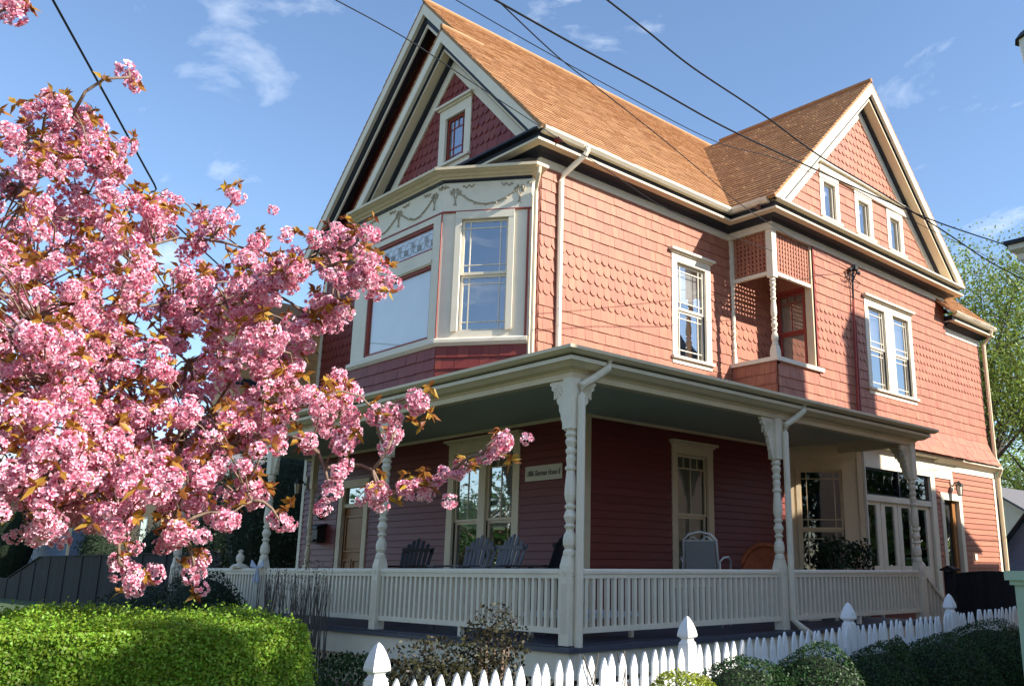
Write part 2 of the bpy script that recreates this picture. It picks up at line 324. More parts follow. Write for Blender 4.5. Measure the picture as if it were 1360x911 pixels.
# --- windows -------------------------------------------------------------
def window(fr, u0, u1, z0, z1, cas=.13, style='prairie', name='window', head=True, trim='trim_white', sashm='trim_white', back='interior', glass='glass', nsash=1, fill=None, hung=True, label=None, mull=.13, sill=True, cd=.03, sd=.0):
    """u0..z1: the opening (sash outer). casing outside it. Returns the part."""
    mb = MB(); c = cas
    fr.box(mb, u0-c, u0, -.02, cd, z0, z1); fr.box(mb, u1, u1+c, -.02, cd, z0, z1); fr.box(mb, u0-c, u1+c, -.02, cd+.004, z1, z1+c*1.25)
    sp = []; w = (u1-u0-mull*(nsash-1))/nsash
    for k in range(nsash): sp.append((u0+k*(w+mull), u0+k*(w+mull)+w))
    for k in range(nsash-1): fr.box(mb, sp[k][1], sp[k+1][0], -.03, cd-.004, z0, z1)
    root = build(name, mb, trim, house, label=label)
    if head:
        mb = MB(); zt = z1+c*1.25
        fr.poly(mb, [(u0-c-.07, zt+.005), (u1+c+.07, zt+.005), (u1+c+.07, zt+.05), (u0-c-.07, zt+.05)], -.01, .12)
        fr.box(mb, u0-c-.03, u1+c+.03, -.01, .07, zt-.03, zt+.002)
        build('head_cap', mb, trim, root)
    if sill:
        mb = MB(); fr.box(mb, u0-c-.03, u1+c+.03, -.03, .085, z0-.05, z0-.002); fr.box(mb, u0-c, u1+c, -.01, .03, z0-.14, z0-.051); build('sill', mb, trim, root)
    for (a, b) in sp:
        zm = z0+(z1-z0)*.5; fw = .045
        halves = ((zm, z1, -.045, 'u'), (z0, zm, -.075, 'l')) if hung else ((z0, z1, -.05, 'u'),)
        for (p, q, d, h) in halves:
            mb = MB(); fr.box(mb, a, a+fw, d-.02, d+.015, p, q); fr.box(mb, b-fw, b, d-.02, d+.015, p, q)
            fr.box(mb, a+fw, b-fw, d-.02, d+.013, q-fw, q); fr.box(mb, a+fw, b-fw, d-.02, d+.013, p, p+fw)
            gu0, gu1, gz0, gz1 = a+fw, b-fw, p+fw, q-fw; gw, gh = gu1-gu0, gz1-gz0
            def vb(f, f0=0, f1=1, t=.016): fr.box(mb, gu0+gw*f-t/2, gu0+gw*f+t/2, d-.01, d+.009, gz0+gh*f0, gz0+gh*f1)
            def hb(f, t=.016): fr.box(mb, gu0, gu1, d-.01, d+.007, gz0+gh*f-t/2, gz0+gh*f+t/2)
            if style == 'prairie':
                vb(.14); vb(.86); hb(.14); hb(.88)
            elif style == 'parlour' and h == 'u':
                hb(.80, .022); vb(.5, 0, .8); vb(.25, .8, 1); vb(.5, .8, 1); vb(.75, .8, 1)
            elif style == 'parlour': vb(.5)
            elif style == 'parlour3' and h == 'u':
                hb(.78, .022); vb(.5, 0, .78); vb(.33, .78, 1); vb(.67, .78, 1)
            elif style == 'queen':
                vb(.27); vb(.8); hb(.12); hb(.3); hb(.78); vb(.53, .78, 1)
            build('sash', mb, sashm, root)
            mb = MB(); i = 0; mb.v = [tuple(fr.p(*w_)) for w_ in ((gu0, d-.004, gz0), (gu1, d-.004, gz0), (gu1, d-.004, gz1), (gu0, d-.004, gz1))]; mb.f = [(0, 1, 2, 3)]
            build('pane', mb, glass, root)
        if fill:
            mb = MB(); g0 = z0+(z1-z0)*fill[1]; nfold = 10
            if fill[0] == 'blind_slats':
                k = 0
                while g0+k*.05 < z1-.02:
                    zz = g0+k*.05; i = len(mb.v)
                    mb.v += [tuple(fr.p(a, -.16, zz)), tuple(fr.p(b, -.16, zz)), tuple(fr.p(b, -.13, zz+.042)), tuple(fr.p(a, -.13, zz+.042))]; mb.f.append((i, i+1, i+2, i+3)); k += 1
                build('blind', mb, 'blind', root)
            else:
                fr.box(mb, a, b, -.15, -.14, g0, z1); build('blind' if fill[0] == 'blind' else 'curtain', mb, fill[0], root)
    mb = MB(); P = [fr.p(u, d, z) for d in (-.02, -.9) for (u, z) in ((u0, z0), (u1, z0), (u1, z1), (u0, z1))]; mb.v = [tuple(p) for p in P]
    mb.f = [(4, 5, 6, 7), (0, 4, 7, 3), (1, 2, 6, 5), (3, 7, 6, 2), (0, 1, 5, 4)]
    build('room_interior', mb, back, root)
    return root
def cas_rect(u0, u1, z0, z1, c=.13): return (u0-c-.01, u1+c+.01, z0-.14, z1+c*1.25+.02)

# --- shingles ------------------------------------------------------------
SHC = {}
def sh_mesh(kind):
    if kind in SHC: return SHC[kind]
    mb = MB(); e = 1.0
    if kind == 'square': pts = [(-.5, 0), (.5, 0), (.5, 1.15), (-.5, 1.15)]
    else: pts = [(-.5, 1.15), (-.5, .45)]+[(-.5*math.cos(math.pi*k/6), .45-.45*math.sin(math.pi*k/6)) for k in range(1, 6)]+[(.5, .45), (.5, 1.15)]
    n = len(pts)
    for back in (1, 0):
        for u, z in pts: mb.v.append((u, 0 if back else 1.0-.85*min(z, 1.15)/1.15, z))
    ar = sum(pts[k][0]*pts[(k+1) % n][1]-pts[(k+1) % n][0]*pts[k][1] for k in range(n))
    # local x along the wall, y outward, z up: face outward is +y
    fo = tuple(range(n, 2*n)); mb.f.append(fo if ar < 0 else fo[::-1])
    for k in range(n):
        a, b = k, (k+1) % n; mb.f.append((a, b, n+b, n+a) if ar > 0 else (b, a, n+a, n+b))
    SHC[kind] = mb; return mb
SH_ME = {}
def sh_obj(kind, fr, u, z, w, h, t, parent):
    if kind not in SH_ME:
        mb = sh_mesh(kind); me = bpy.data.meshes.new('shingle_'+kind); me.from_pydata(mb.v, [], mb.f); me.update(); me.materials.append(MATS['siding']); SH_ME[kind] = me
    o = bpy.data.objects.new('shingle', SH_ME[kind]); COL.objects.link(o); o.parent = parent
    m = Matrix.Identity(4); p = fr.p(u, .002, z)
    for i in range(3): m[i][0] = fr.u[i]*w; m[i][1] = fr.n[i]*t; m[i][2] = (0, 0, h)[i]; m[i][3] = p[i]
    o.matrix_basis = m
NSH = [0]
def shingles(fr, u0, u1, z0, z1, kindf, parent, holes=(), clip=None, single=False, m='siding', pitch=.2, wid=.165, flare=None, name='shingles'):
    V = []; Fc = []; R_ = []; rows = int(round((z1-z0)/pitch)); ph = (z1-z0)/rows
    cand = []
    for r in range(rows):
        z = z0+r*ph; kind = kindf(z+ph/2); a, b = u0, u1
        if clip:
            a, b = clip(z+ph*.5); a = max(a, u0); b = min(b, u1)
            if b-a < .04: continue
        u = u0 - (wid*.5 if (kind == 'scale' and r % 2) else random.random()*.1)
        while u < b:
            w = wid if kind == 'scale' else random.choice((.11, .14, .17, .19, .22))
            s, e = max(u, a), min(u+w, b); u += w
            if e-s < .02: continue
            skip = False
            for h in holes:
                if z+ph*.55 > h[2] and z+ph*.45 < h[3]:
                    if s >= h[0]-.005 and e <= h[1]+.005: skip = True; break
                    if s < h[0] < e: e = h[0]
                    elif s < h[1] < e: s = h[1]
            if skip or e-s < .015: continue
            cand.append((kind, (s+e)/2, z, e-s-.004, ph, random.uniform(.020, .027)))
    for (kind, u, z, w, h, t) in cand:
        if single and NSH[0] < 300:
            sh_obj(kind, fr, u, z+random.uniform(-.004, .004), w, h, t, parent); NSH[0] += 1; continue
        mb = sh_mesh(kind); i = len(V); fl = flare(z) if flare else 0; fl2 = flare(z+h) if flare else 0; dz = random.uniform(-.004, .004)
        for (x, y, q) in mb.v: V.append(tuple(fr.p(u+x*w, .002+y*t+fl+(fl2-fl)*min(q, 1), z+q*h+dz)))
        for f in mb.f: Fc.append(tuple(i+k for k in f)); 
        R_ += [random.random()]*len(mb.f)
    if V:
        q = MB(); q.v = V; q.f = Fc; o = build(name, q, m, parent, rnd=R_); o['kind'] = 'stuff'
def clapboards(fr, u0, u1, z0, z1, parent, holes=(), m='clap_shaded', pitch=.128):
    n = int(round((z1-z0)/pitch)); ph = (z1-z0)/n
    for r in range(n):
        z = z0+r*ph; spans = [(u0, u1)]
        for h in holes:
            if z+ph*.6 > h[2] and z+ph*.4 < h[3]:
                ns = []
                for a, b in spans:
                    if h[1] <= a or h[0] >= b: ns.append((a, b)); continue
                    if h[0] > a: ns.append((a, h[0]))
                    if h[1] < b: ns.append((h[1], b))
                spans = ns
        for a, b in spans:
            if b-a < .03: continue
            mb = MB(); mb.prism([fr.p(a, .002, z), fr.p(a, .030, z), fr.p(a, .006, z+ph*1.1), fr.p(a, .002, z+ph*1.1)], fr.u*(b-a)); build('clapboard', mb, m, parent)

# ============================================================ second floor, side wall (x = 0)
Z2, ZT = 4.35, 8.20
side = build('side_wall', panel(MB(), FS, 0, 6.47, Z2, 8.45, [(3.40, 4.25, 5.52, 7.36)]), 'siding', house)
hs = [cas_rect(3.40, 4.25, 5.52, 7.36, .15)]
patt = lambda z: 'scale' if 6.03 < z < 6.92 else 'square'
shingles(FS, .015, 6.46, Z2+.25, 8.2, patt, side, hs, single=True)
window(FS, 3.40, 4.25, 5.52, 7.36, .15, 'prairie', fill=('blind', .62), label='tall sash window with prairie glazing bars above the porch roof')
# wing (x = W_)
WH = [(5.04, 6.47, 5.56, 8.3), (8.58, 10.42, 5.52, 7.36)]
wing = build('wing_wall', panel(MB(), FW, 5.04, 12.41, 4.22, 8.45, WH), 'siding', house)
flare = lambda z: .55*max(0, 4.95-z)**1.6
wp = lambda z: 'scale' if 6.0 < z < 7.1 else 'square'
shingles(FW, 5.06, 12.40, 4.28, 8.2, wp, wing, [(5.0, 6.50, 5.52, 8.4), cas_rect(8.58, 10.42, 5.52, 7.36, .15)], flare=flare)
window(FW, 8.58, 10.42, 5.52, 7.36, .15, 'prairie', nsash=2, mull=.36, fill=('blind_slats', .55), label='pair of prairie sash windows in one white casing on the wing')
mb = MB(); FSK.box(mb, 0, W_, -.1, 0, 4.3, 5.54)
sk = build('balcony_parapet', mb, 'siding', house); shingles(FSK, .03, W_-.02, 4.5, 5.52, lambda z: 'square', sk)
# balcony recess
mb = panel(MB(), FBW, .0, W_, 4.9, 8.35, [(.16, .80, 5.60, 7.30)]); bw = build('balcony_back_wall', mb, 'siding', house)
mb = MB(); mb.box(.02, W_-.02, 5.08, 6.46, 4.82, 4.9); build('balcony_floor', mb, 'deck', house)
mb = MB(); mb.box(.0, W_-.01, 5.06, 6.46, 8.22, 8.3); build('balcony_ceiling', mb, 'trim', house)
window(FBW, .16, .80, 5.60, 7.30, .05, 'parlour3', sashm='redtrim', trim='redtrim', head=False, sill=False, fill=('curtain', 0), name='balcony_door', label='dark red framed glazed door with pale curtain in the balcony recess')
mb = MB(); FBW.box(mb, .88, 1.05, .0, .05, 5.4, 8.2); build('door_trim', mb, 'trim', house)
mb = MB(); FW.box(mb, 6.47, 6.56, -.02, .012, 5.60, 8.2); build('balcony_jamb', mb, 'redtrim', house)
rail = MB(); rail.sweep([(0.0, 5.04), (W_, 5.04), (W_, 6.62)], [(-.12, 5.54), (.06, 5.54), (.06, 5.62), (-.12, 5.62)]); build('balcony_sill', rail, 'trim_white', house)
# turned column at the balcony corner, half column at the wall
TURN = [(.0, .075), (.03, .075), (.05, .055), (.08, .078), (.12, .080), (.16, .07), (.18, .05), (.20, .045), (.225, .07), (.245, .045), (.27, .06), (.30, .078), (.335, .06), (.355, .045), (.37, .065), (.385, .068), (.40, .045), (.43, .062), (.47, .072), (.53, .07), (.60, .06), (.66, .052), (.675, .07), (.69, .072), (.705, .05), (.72, .052), (.76, .062), (.79, .05), (.81, .065), (.83, .068), (.85, .048), (.90, .075), (.93, .055), (.955, .078), (.98, .06), (1.0, .06)]
def turned(x, y, z0, z1, r=1.0): return [(p*r, z0+t*(z1-z0)) for t, p in TURN]
def column(name, x, y, zb, zt, zs0, zs1, half, parent, r=1.0, m='trim_white', sq=.075):
    mb = MB(); mb.box(x-sq, x+sq, y-sq, y+sq, zb, zs0-.12)
    i = len(mb.v)      # chamfered shoulder
    for z, s_ in ((zs0-.12, sq), (zs0, sq*.72)):
        mb.v += [(x-s_, y-s_, z), (x+s_, y-s_, z), (x+s_, y+s_, z), (x-s_, y+s_, z)]
    for k in range(4): mb.f.append((i+k, i+(k+1) % 4, i+4+(k+1) % 4, i+4+k))
    mb.lathe([(p, z-zs0) for p, z in turned(x, y, zs0, zs1, r)], (x, y, zs0), 16)
    mb.box(x-sq, x+sq, y-sq, y+sq, zs1, zt)
    return build(name, mb, m, parent)
column('balcony_column', W_-.075, 5.04+.075, 5.62, 8.21, 5.86, 7.22, False, house, .85)
column('balcony_half_column', .045, 5.04+.045, 5.62, 8.21, 5.86, 7.22, False, house, .6, sq=.04)
# lattice screens of the balcony
def lattice(fr, u0, u1, z0, z1, name, m='siding', step=.085, t=.02, bw=.026, d=0.0, diag=False):
    mb = MB(); fr.box(mb, u0-.02, u1+.02, d-.035, d+.035, z0-.07, z0); root = build(name, mb, 'trim_white', house)
    if diag:
        L_ = (u1-u0); h = z1-z0; k = u0-h
        while k < u1:
            for sgn in (1, -1):
                a, b = (k, z0) if sgn > 0 else (k+h, z0); c, e = (k+h, z1) if sgn > 0 else (k, z1)
                # clip to u range
                def cl(p, q):
                    (pa, pz), (qa, qz) = p, q
                    if abs(qa-pa) < 1e-6: return p, q
                    def atu(u): f = (u-pa)/(qa-pa); return (u, pz+f*(qz-pz))
                    lo, hi = (p, q) if pa < qa else (q, p)
                    if hi[0] <= u0 or lo[0] >= u1: return None
                    if lo[0] < u0: lo = atu(u0)
                    if hi[0] > u1: hi = atu(u1)
                    return lo, hi
                r_ = cl((a, b), (c, e))
                if not r_: continue
                (pa, pz), (qa, qz) = r_; P = fr.p(pa, d+(.012 if sgn > 0 else 0), pz); Q = fr.p(qa, d+(.012 if sgn > 0 else 0), qz)
                if np.linalg.norm(Q-P) < .05: continue
                s_ = MB(); dv = Q-P; pr = np.cross(dv/np.linalg.norm(dv), fr.n)*bw; s_.obox(P-pr/2, dv, pr, fr.n*.01); build('slat', s_, m, root)
            k += step
        return root
    nu = int((u1-u0)/step); nzz = int((z1-z0)/step)
    for k in range(nu+1):
        u = u0+(u1-u0)*(k+.5)/(nu+1); s_ = MB(); fr.box(s_, u-bw/2, u+bw/2, d, d+.01, z0, z1); build('slat', s_, m, root)
    for k in range(nzz+1):
        z = z0+(z1-z0)*(k+.5)/(nzz+1); s_ = MB(); fr.box(s_, u0, u1, d-.011, d-.001, z-bw/2, z+bw/2); build('slat', s_, m, root)
    return root
lattice(FSK, .09, W_-.15, 7.36, 8.2, 'lattice_screen', d=-.07, step=.1, bw=.05)
lattice(FW, 5.19, 6.44, 7.36, 8.2, 'lattice_screen', d=-.07, step=.1, bw=.05)
# --- cornice round main block and wing ------------------------------------
cp = [(-5.24, 0), (0, 0), (0, 5.04), (W_, 5.04), (W_, 12.41), (.2, 12.41)]
build('frieze_board', MB().sweep(cp, [(.0, 8.20), (.03, 8.20), (.03, 8.35), (.0, 8.35)]), 'trim_white', house)
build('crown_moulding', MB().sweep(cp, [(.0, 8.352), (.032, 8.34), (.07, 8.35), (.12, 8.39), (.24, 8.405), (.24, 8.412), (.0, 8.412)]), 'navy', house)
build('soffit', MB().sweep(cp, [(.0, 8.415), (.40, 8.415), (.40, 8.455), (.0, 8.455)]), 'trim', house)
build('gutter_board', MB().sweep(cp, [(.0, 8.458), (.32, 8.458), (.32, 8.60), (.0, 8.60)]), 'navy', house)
def gutter(path, name='gutter', z=8.58, d=.33, m='trim_white'):
    return build(name, MB().sweep(path, [(d, z), (d+.08, z), (d+.13, z+.05), (d+.13, z+.10), (d+.115, z+.10), (d+.115, z+.06), (d, z+.04)]), m, house)
gutter([(0, -.30), (0, 5.04), (W_, 5.04), (W_+.22, 5.04)])
# pent ledge along the foot of the wing gable and of the front gable
mb = MB().prism([(W_, 4.75, 8.605), (W_+.45, 4.75, 8.605), (W_+.45, 4.75, 8.64), (W_, 4.75, 8.75)], (0, 7.95, 0)); build('gable_ledge', mb, 'trim_white', house)
mb = MB().prism([(-5.4, 0, 8.605), (-5.4, -.43, 8.605), (-5.4, -.43, 8.64), (-5.4, 0, 8.75)], (5.75, 0, 0)); build('gable_ledge', mb, 'navy', house)

# ============================================================ gables
def rake(fr, ua, za, uf, zf, d_over, parent, dark=False):
    """rake boards from apex (ua, za) to foot (uf, zf) on the roof top line"""
    A = np.array([ua, za]); Ft = np.array([uf, zf]); t = Ft-A; L_ = np.linalg.norm(t); t /= L_; s_ = 1 if uf > ua else -1
    nrm = np.array([-t[1], t[0]])
    if nrm[1] > 0: nrm = -nrm
    def bar(d0, d1, n0, n1):
        # mitred at the apex (vertical cut), plumb cut at the foot
        def pt(P, n):
            # point at perpendicular depth n below the roof line, with u kept = P's u
            return (P[0], P[1]-n/abs(t[0]))
        zm = zf-.06
        def foot(n):
            z = Ft[1]-n/abs(t[0])
            if z >= zm: return (Ft[0], z)
            k = (zm-z)/(A[1]-Ft[1]); return (Ft[0]+(A[0]-Ft[0])*k, zm)
        q = MB(); f0, f1 = foot(n0), foot(n1); pts = [pt(A, n0), pt(A, n1), f1]
        if f0[1] > zm and f1[1] <= zm: pts.append((Ft[0], zm))
        pts.append(f0); fr.poly(q, pts, d0, d1); return q
    D = d_over
    build('rake_board', bar(D-.04, D, .045, .20), 'trim_white', parent); build('rake_board', bar(D-.075, D-.002, .20, .225), 'trim_white', parent)
    build('rake_navy_board', bar(D-.12, D-.085, .05, .30), 'navy', parent)  # navy moulding set back behind the rake board
    build('rake_soffit', bar(.12, D-.09, .30, .335), 'navy' if dark else 'trim', parent)
    if dark: build('rake_board', bar(D-.16, D-.125, .24, .40), 'trim_white', parent); return
    build('rake_crown', bar(.0, .12, .29, .40), 'navy', parent)
    build('rake_frieze', bar(.0, .045, .40, .58), 'trim_white', parent)
# wing gable (faces +x)
WY, WZ, WSL = 8.75, 12.78, None
wsl = (WZ-EZ)/(WY-4.59)
wz = lambda y: EZ+wsl*(min(y-4.59, 12.91-y))
atw = [(7.03, 7.50), (8.47, 8.94), (9.92, 10.39)]
tri = gable_panel(MB(), FW, 8.46, WZ-.1, lambda z: 4.59+(z+.1-EZ)/wsl, lambda z: 12.91-(z+.1-EZ)/wsl, [(a, b, 9.0, 9.85) for a, b in atw]); wg = build('wing_gable_wall', tri, 'siding', house)
clipw = lambda z: (4.59+(z+.45-EZ)/wsl, 12.91-(z+.45-EZ)/wsl)
atw = [(7.03, 7.50), (8.47, 8.94), (9.92, 10.39)]
hs = [(6.86, 10.78, 9.92, 10.26)]+[(a-.17, b+.17, 8.82, 9.95) for a, b in atw]
shingles(FW, 5.0, 12.5, 8.72, 12.6, lambda z: 'scale' if z > 10.2 else 'square', wg, hs, clip=clipw)
for a, b in atw: window(FW, a, b, 9.0, 9.85, .15, 'plain', name='attic_window', head=False, hung=False, fill=('blind', .75), sill=True)
mb = MB(); FW.box(mb, 6.87, 10.72, 0, .06, 10.04, 10.22); FW.box(mb, 6.80, 10.79, -.01, .13, 10.222, 10.27); build('attic_window_head', mb, 'trim_white', house)
rake(FW, WY, WZ, 4.62, wz(4.62), .42, house); rake(FW, WY, WZ, 12.88, wz(12.88), .42, house)
# small front gable (faces -y) with bay below
gw = (-2.83, -2.20, 9.12, 10.06)
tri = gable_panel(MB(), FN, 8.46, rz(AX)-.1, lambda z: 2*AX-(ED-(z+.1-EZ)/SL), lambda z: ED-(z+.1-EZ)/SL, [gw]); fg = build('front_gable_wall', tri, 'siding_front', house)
clipf = lambda z: (2*AX-(ED-(z+.42-EZ)/SL), ED-(z+.42-EZ)/SL)
gw = (-2.83, -2.20, 9.12, 10.06)
shingles(FN, -5.2, 0, 8.75, 11.5, lambda z: 'scale' if z > 9.2 else 'square', fg, [(gw[0]-.2, gw[1]+.2, 8.98, 10.36)], clip=clipf, m='siding_front')
window(FN, *gw, .19, 'queen', name='attic_window', hung=False, sashm='redtrim', label='small multi pane attic window in front gable')
rake(FN, AX, rz(AX), ED-.02, rz(ED-.02), .38, house); rake(FN, AX, rz(AX), 2*AX-ED+.02, rz(ED-.02), .38, house)
# main (outer) gable, set back
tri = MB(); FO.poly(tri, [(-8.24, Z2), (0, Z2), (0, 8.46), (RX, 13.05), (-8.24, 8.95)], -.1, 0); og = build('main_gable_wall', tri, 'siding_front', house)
clipo = lambda z: (max(-8.22, 2*RX-(ED-(z+.45-EZ)/SL)), min(-5.26 if z < 9 else -2.9, ED-(z+.45-EZ)/SL))
shingles(FO, -8.22, -3.0, 4.6, 12.8, lambda z: 'scale' if (6.0 < z < 7.1 or z > 9.2) else 'square', og, [], clip=clipo, m='siding_front')
rake(FO, RX, rz(RX), 2*RX-ED+.02, rz(ED-.02), .43, house, True); rake(FO, RX, rz(RX), -2.2, rz(-2.2), .43, house, True)
mb = MB(); FO.box(mb, -8.24, -8.12, 0, .03, 4.4, 8.9); build('corner_board', mb, 'trim_white', house)

# ============================================================ roofs
def roof_slope(name, P0, along, up, Lx, Lu, thick=.05, exp_=.145, m='roofing', cut=None):
    """P0 eave start, along (unit), up-slope (unit)"""
    P0, along, up = map(np.asarray, (P0, along, up)); nrm = np.cross(along, up)
    if nrm[2] < 0: nrm = -nrm
    mb = MB(); mb.obox(P0-nrm*thick, along*Lx, up*Lu, nrm*(thick-.012)); root = build(name, mb, m, house)
    V = []; Fc = []; Rn = []; n = int(Lu/exp_)
    for r in range(n+1):
        s0 = r*exp_; s1 = min(s0+exp_*1.25, Lu)
        if s1-s0 < .03: continue
        u = -random.random()*.25
        while u < Lx:
            w = random.choice((.18, .22, .26, .3, .34)); a, b = max(u, 0), min(u+w-.006, Lx); u += w
            if b-a < .02: continue
            lift = random.uniform(.014, .024); i = len(V); j = random.uniform(-.006, .006)
            for (x, s_, h) in ((a, s0+j, lift), (b, s0+j, lift), (b, s1, -.004), (a, s1, -.004), (a, s0+j, -.014), (b, s0+j, -.014)):
                V.append(tuple(P0+along*x+up*s_+nrm*h))
            Fc += [(i, i+1, i+2, i+3), (i+4, i+5, i+1, i), (i+4, i, i+3), (i+5, i+2, i+1)]; Rn += [random.random()]*4
    q = MB(); q.v = V; q.f = Fc; o = build('roof_shingles', q, m, root, rnd=Rn); o['kind'] = 'stuff'
    return root
cs = 1/math.hypot(1, SL); upR = np.array([-cs, 0, SL*cs]); upL = np.array([cs, 0, SL*cs])
roof_slope('main_roof_slope', (ED, .12, EZ), (0, 1, 0), upR, 14.2, (ED-RX)/cs)
roof_slope('main_roof_slope', (2*RX-ED, .12, EZ), (0, 1, 0), upL, 14.2, (ED-RX)/cs)
roof_slope('front_gable_slope', (ED, -.38, EZ), (0, 1, 0), upR, .499, (ED-AX)/cs)
roof_slope('front_gable_slope', (2*AX-ED, -.38, EZ), (0, 1, 0), upL, .98, (ED-AX)/cs)
cw = 1/math.hypot(1, wsl)
roof_slope('wing_roof_slope', (-3.6, 4.59, EZ), (1, 0, 0), (0, cw, wsl*cw), 3.6+1.49, (WY-4.59)/cw)
roof_slope('wing_roof_slope', (-3.6, 12.91, EZ), (1, 0, 0), (0, -cw, wsl*cw), 3.6+1.49, (WY-4.59)/cw)
for (a, b) in (((RX, .10, rz(RX)+.03), (RX, 14.3, rz(RX)+.03)), ((AX, -.39, rz(AX)+.03), (AX, .6, rz(AX)+.03)), ((-3.0, WY, WZ+.03), (1.50, WY, WZ+.03))):
    build('ridge_cap', MB().tube([a, b], .05, 8), 'roofing', house)
# rear lower addition
FA = Frame((W_-.06, 0), (1, 0))
add = build('addition_wall', panel(MB(), FA, 12.3, 14.46, 4.22, 7.95, []), 'siding', house)
shingles(FA, 12.42, 14.45, 4.28, 7.45, wp, add, flare=flare)
ap = [(W_-.06, 12.42), (W_-.06, 14.46), (-1, 14.46)]
build('frieze_board', MB().sweep(ap, [(.0, 7.45), (.03, 7.45), (.03, 7.62), (0, 7.62)]), 'trim_white', house)
build('crown_moulding', MB().sweep(ap, [(0, 7.622), (.05, 7.622), (.2, 7.70), (.2, 7.72), (0, 7.72)]), 'navy', house)
build('soffit', MB().sweep(ap, [(0, 7.722), (.34, 7.722), (.34, 7.76), (0, 7.76)]), 'trim', house)
build('gutter_board', MB().sweep(ap, [(0, 7.762), (.28, 7.762), (.28, 7.88), (0, 7.88)]), 'navy', house)
gutter(ap[:2]+[(W_-.06, 14.8)], z=7.87, d=.29)
roof_slope('addition_roof_slope', (W_+.36, 12.0, 7.93), (0, 1, 0), (-.72, 0, .694), 2.78, 2.6)
# far sides and back so that the block is closed
mb = MB(); mb.box(-8.24, -8.14, 1.2, 14.3, .85, 8.6); mb.box(-8.2, W_-.2, 14.3, 14.4, .2, 7.7); build('rear_wall', mb, 'siding', house)
mb = MB(); i = 0; mb.v = [(-8.6, 14.3, 8.5), (.4, 14.3, 8.5), (RX, 14.3, 13.2)]; mb.f = [(0, 1, 2)]; build('rear_gable', mb, 'siding', house)
mb = MB(); FN.box(mb, -5.24, -5.14, -.55, -.001, 4.4, 8.5); build('gable_return_wall', mb, 'siding_front', house)
fw2 = build('front_wall', panel(MB(), FN, -5.24, 0, Z2, 8.45, []), 'siding_front', house)
shingles(FN, -5.22, -4.95, 4.6, 8.2, lambda z: 'square', fw2, m='siding_front'); shingles(FN, -.3, -.01, 4.6, 8.2, patt, fw2, m='siding_front')
mb = MB(); mb.box(-5.24, -.001, .001, 1.2, Z2, Z2+.05); build('jetty_underside', mb, 'trim', house)
# ============================================================ bay window on the front
bp = [B0, B1, B2, B3]
bh_f = [(-3.52, -1.52, 5.31, 6.58), (-3.52, -1.52, 6.84, 7.31)]
bw_ = MB(); panel(bw_, FBF, B1[0], B2[0], 4.35, 8.0, bh_f); panel(bw_, FBA, 0, LBA, 4.35, 8.0, [(.33, 1.13, 5.38, 7.29)]); panel(bw_, FBL, 0, math.hypot(B1[0]-B0[0], B1[1]-B0[1]), 4.35, 8.0, [])
bw_.box(B3[0]-.02, B3[0], B3[1], 0, 4.35, 8.0)
bay = build('bay_window', bw_, 'trim_white', house, label='bay with carved cornice and stained glass transom on the upper front')
shb = bay
q = bay
def sh_bay(fr, a, b): shingles(fr, a, b, 4.4, 5.14, lambda z: 'square', bay, pitch=.185, m='siding_front')
sh_bay(FBF, B1[0], B2[0]); sh_bay(FBA, 0, LBA); sh_bay(FBL, 0, 1.34)
build('sill', MB().sweep(bp, [(0, 5.14), (.03, 5.14), (.075, 5.19), (.075, 5.24), (.03, 5.27), (0, 5.27)]), 'trim_white', bay)
build('red_bead', MB().sweep(bp, [(0, 7.415), (.03, 7.415), (.03, 7.44), (0, 7.44)]), 'redtrim', bay)
build('frieze_panel', MB().sweep(bp, [(0, 7.442), (.018, 7.442), (.018, 7.945), (0, 7.945)]), 'trim_white', bay)
build('black_bead', MB().sweep(bp, [(0, 7.947), (.04, 7.947), (.055, 7.985), (0, 7.985)]), 'navy', bay)
build('cornice', MB().sweep([(-5.0, .0)]+bp+[(-.06, .0)], [(0, 7.988), (.07, 7.988), (.085, 8.01), (.12, 8.02), (.16, 8.05), (.21, 8.062), (.24, 8.08), (.27, 8.082), (.27, 8.13), (0, 8.17)]), 'trim', bay)
mb = MB(); mb.v = [(*p, 8.16) for p in bp]+[(-5.0, 0, 8.4), (-.06, 0, 8.4)]; mb.f = [(1, 2, 5, 4), (0, 1, 4), (2, 3, 5)]; build('bay_roof', mb, 'porch_roofing', bay)
for (x, y) in (B2,):
    mb = MB(); mb.tube([(x+.03, y-.045, 5.27), (x+.03, y-.045, 7.42)], .014, 6); build('corner_bead', mb, 'redtrim', bay)
mb = MB(); FBA.box(mb, LBA-.06, LBA-.03, 0, .03, 5.27, 7.42); build('corner_bead', mb, 'redtrim', bay)
# transom and big pane, front face
def fixed(fr, u0, u1, z0, z1, nm, glassn, fillm, lead=False):
    mb = MB(); t = .045
    for a in ((u0, u0+t, z0, z1), (u1-t, u1, z0, z1), (u0+t, u1-t, z0, z0+t), (u0+t, u1-t, z1-t, z1)): fr.box(mb, a[0], a[1], -.07, -.005, a[2], a[3])
    root = build(nm, mb, 'redtrim', bay)
    mb = MB(); mb.v = [tuple(fr.p(u, -.045, z)) for u, z in ((u0, z0), (u1, z0), (u1, z1), (u0, z1))]; mb.f = [(0, 1, 2, 3)]; build('pane', mb, glassn, bay)
    mb = MB(); fr.box(mb, u0, u1, -.08, -.07, z0, z1); build('shade', mb, fillm, bay)
    return root
fixed(FBF, -3.52, -1.52, 5.31, 6.58, 'picture_window_frame', 'glass_pale', 'shade_trans')
fixed(FBF, -3.52, -1.52, 6.84, 7.31, 'transom_frame', 'glass_pale', 'shade_trans')
mb = MB()
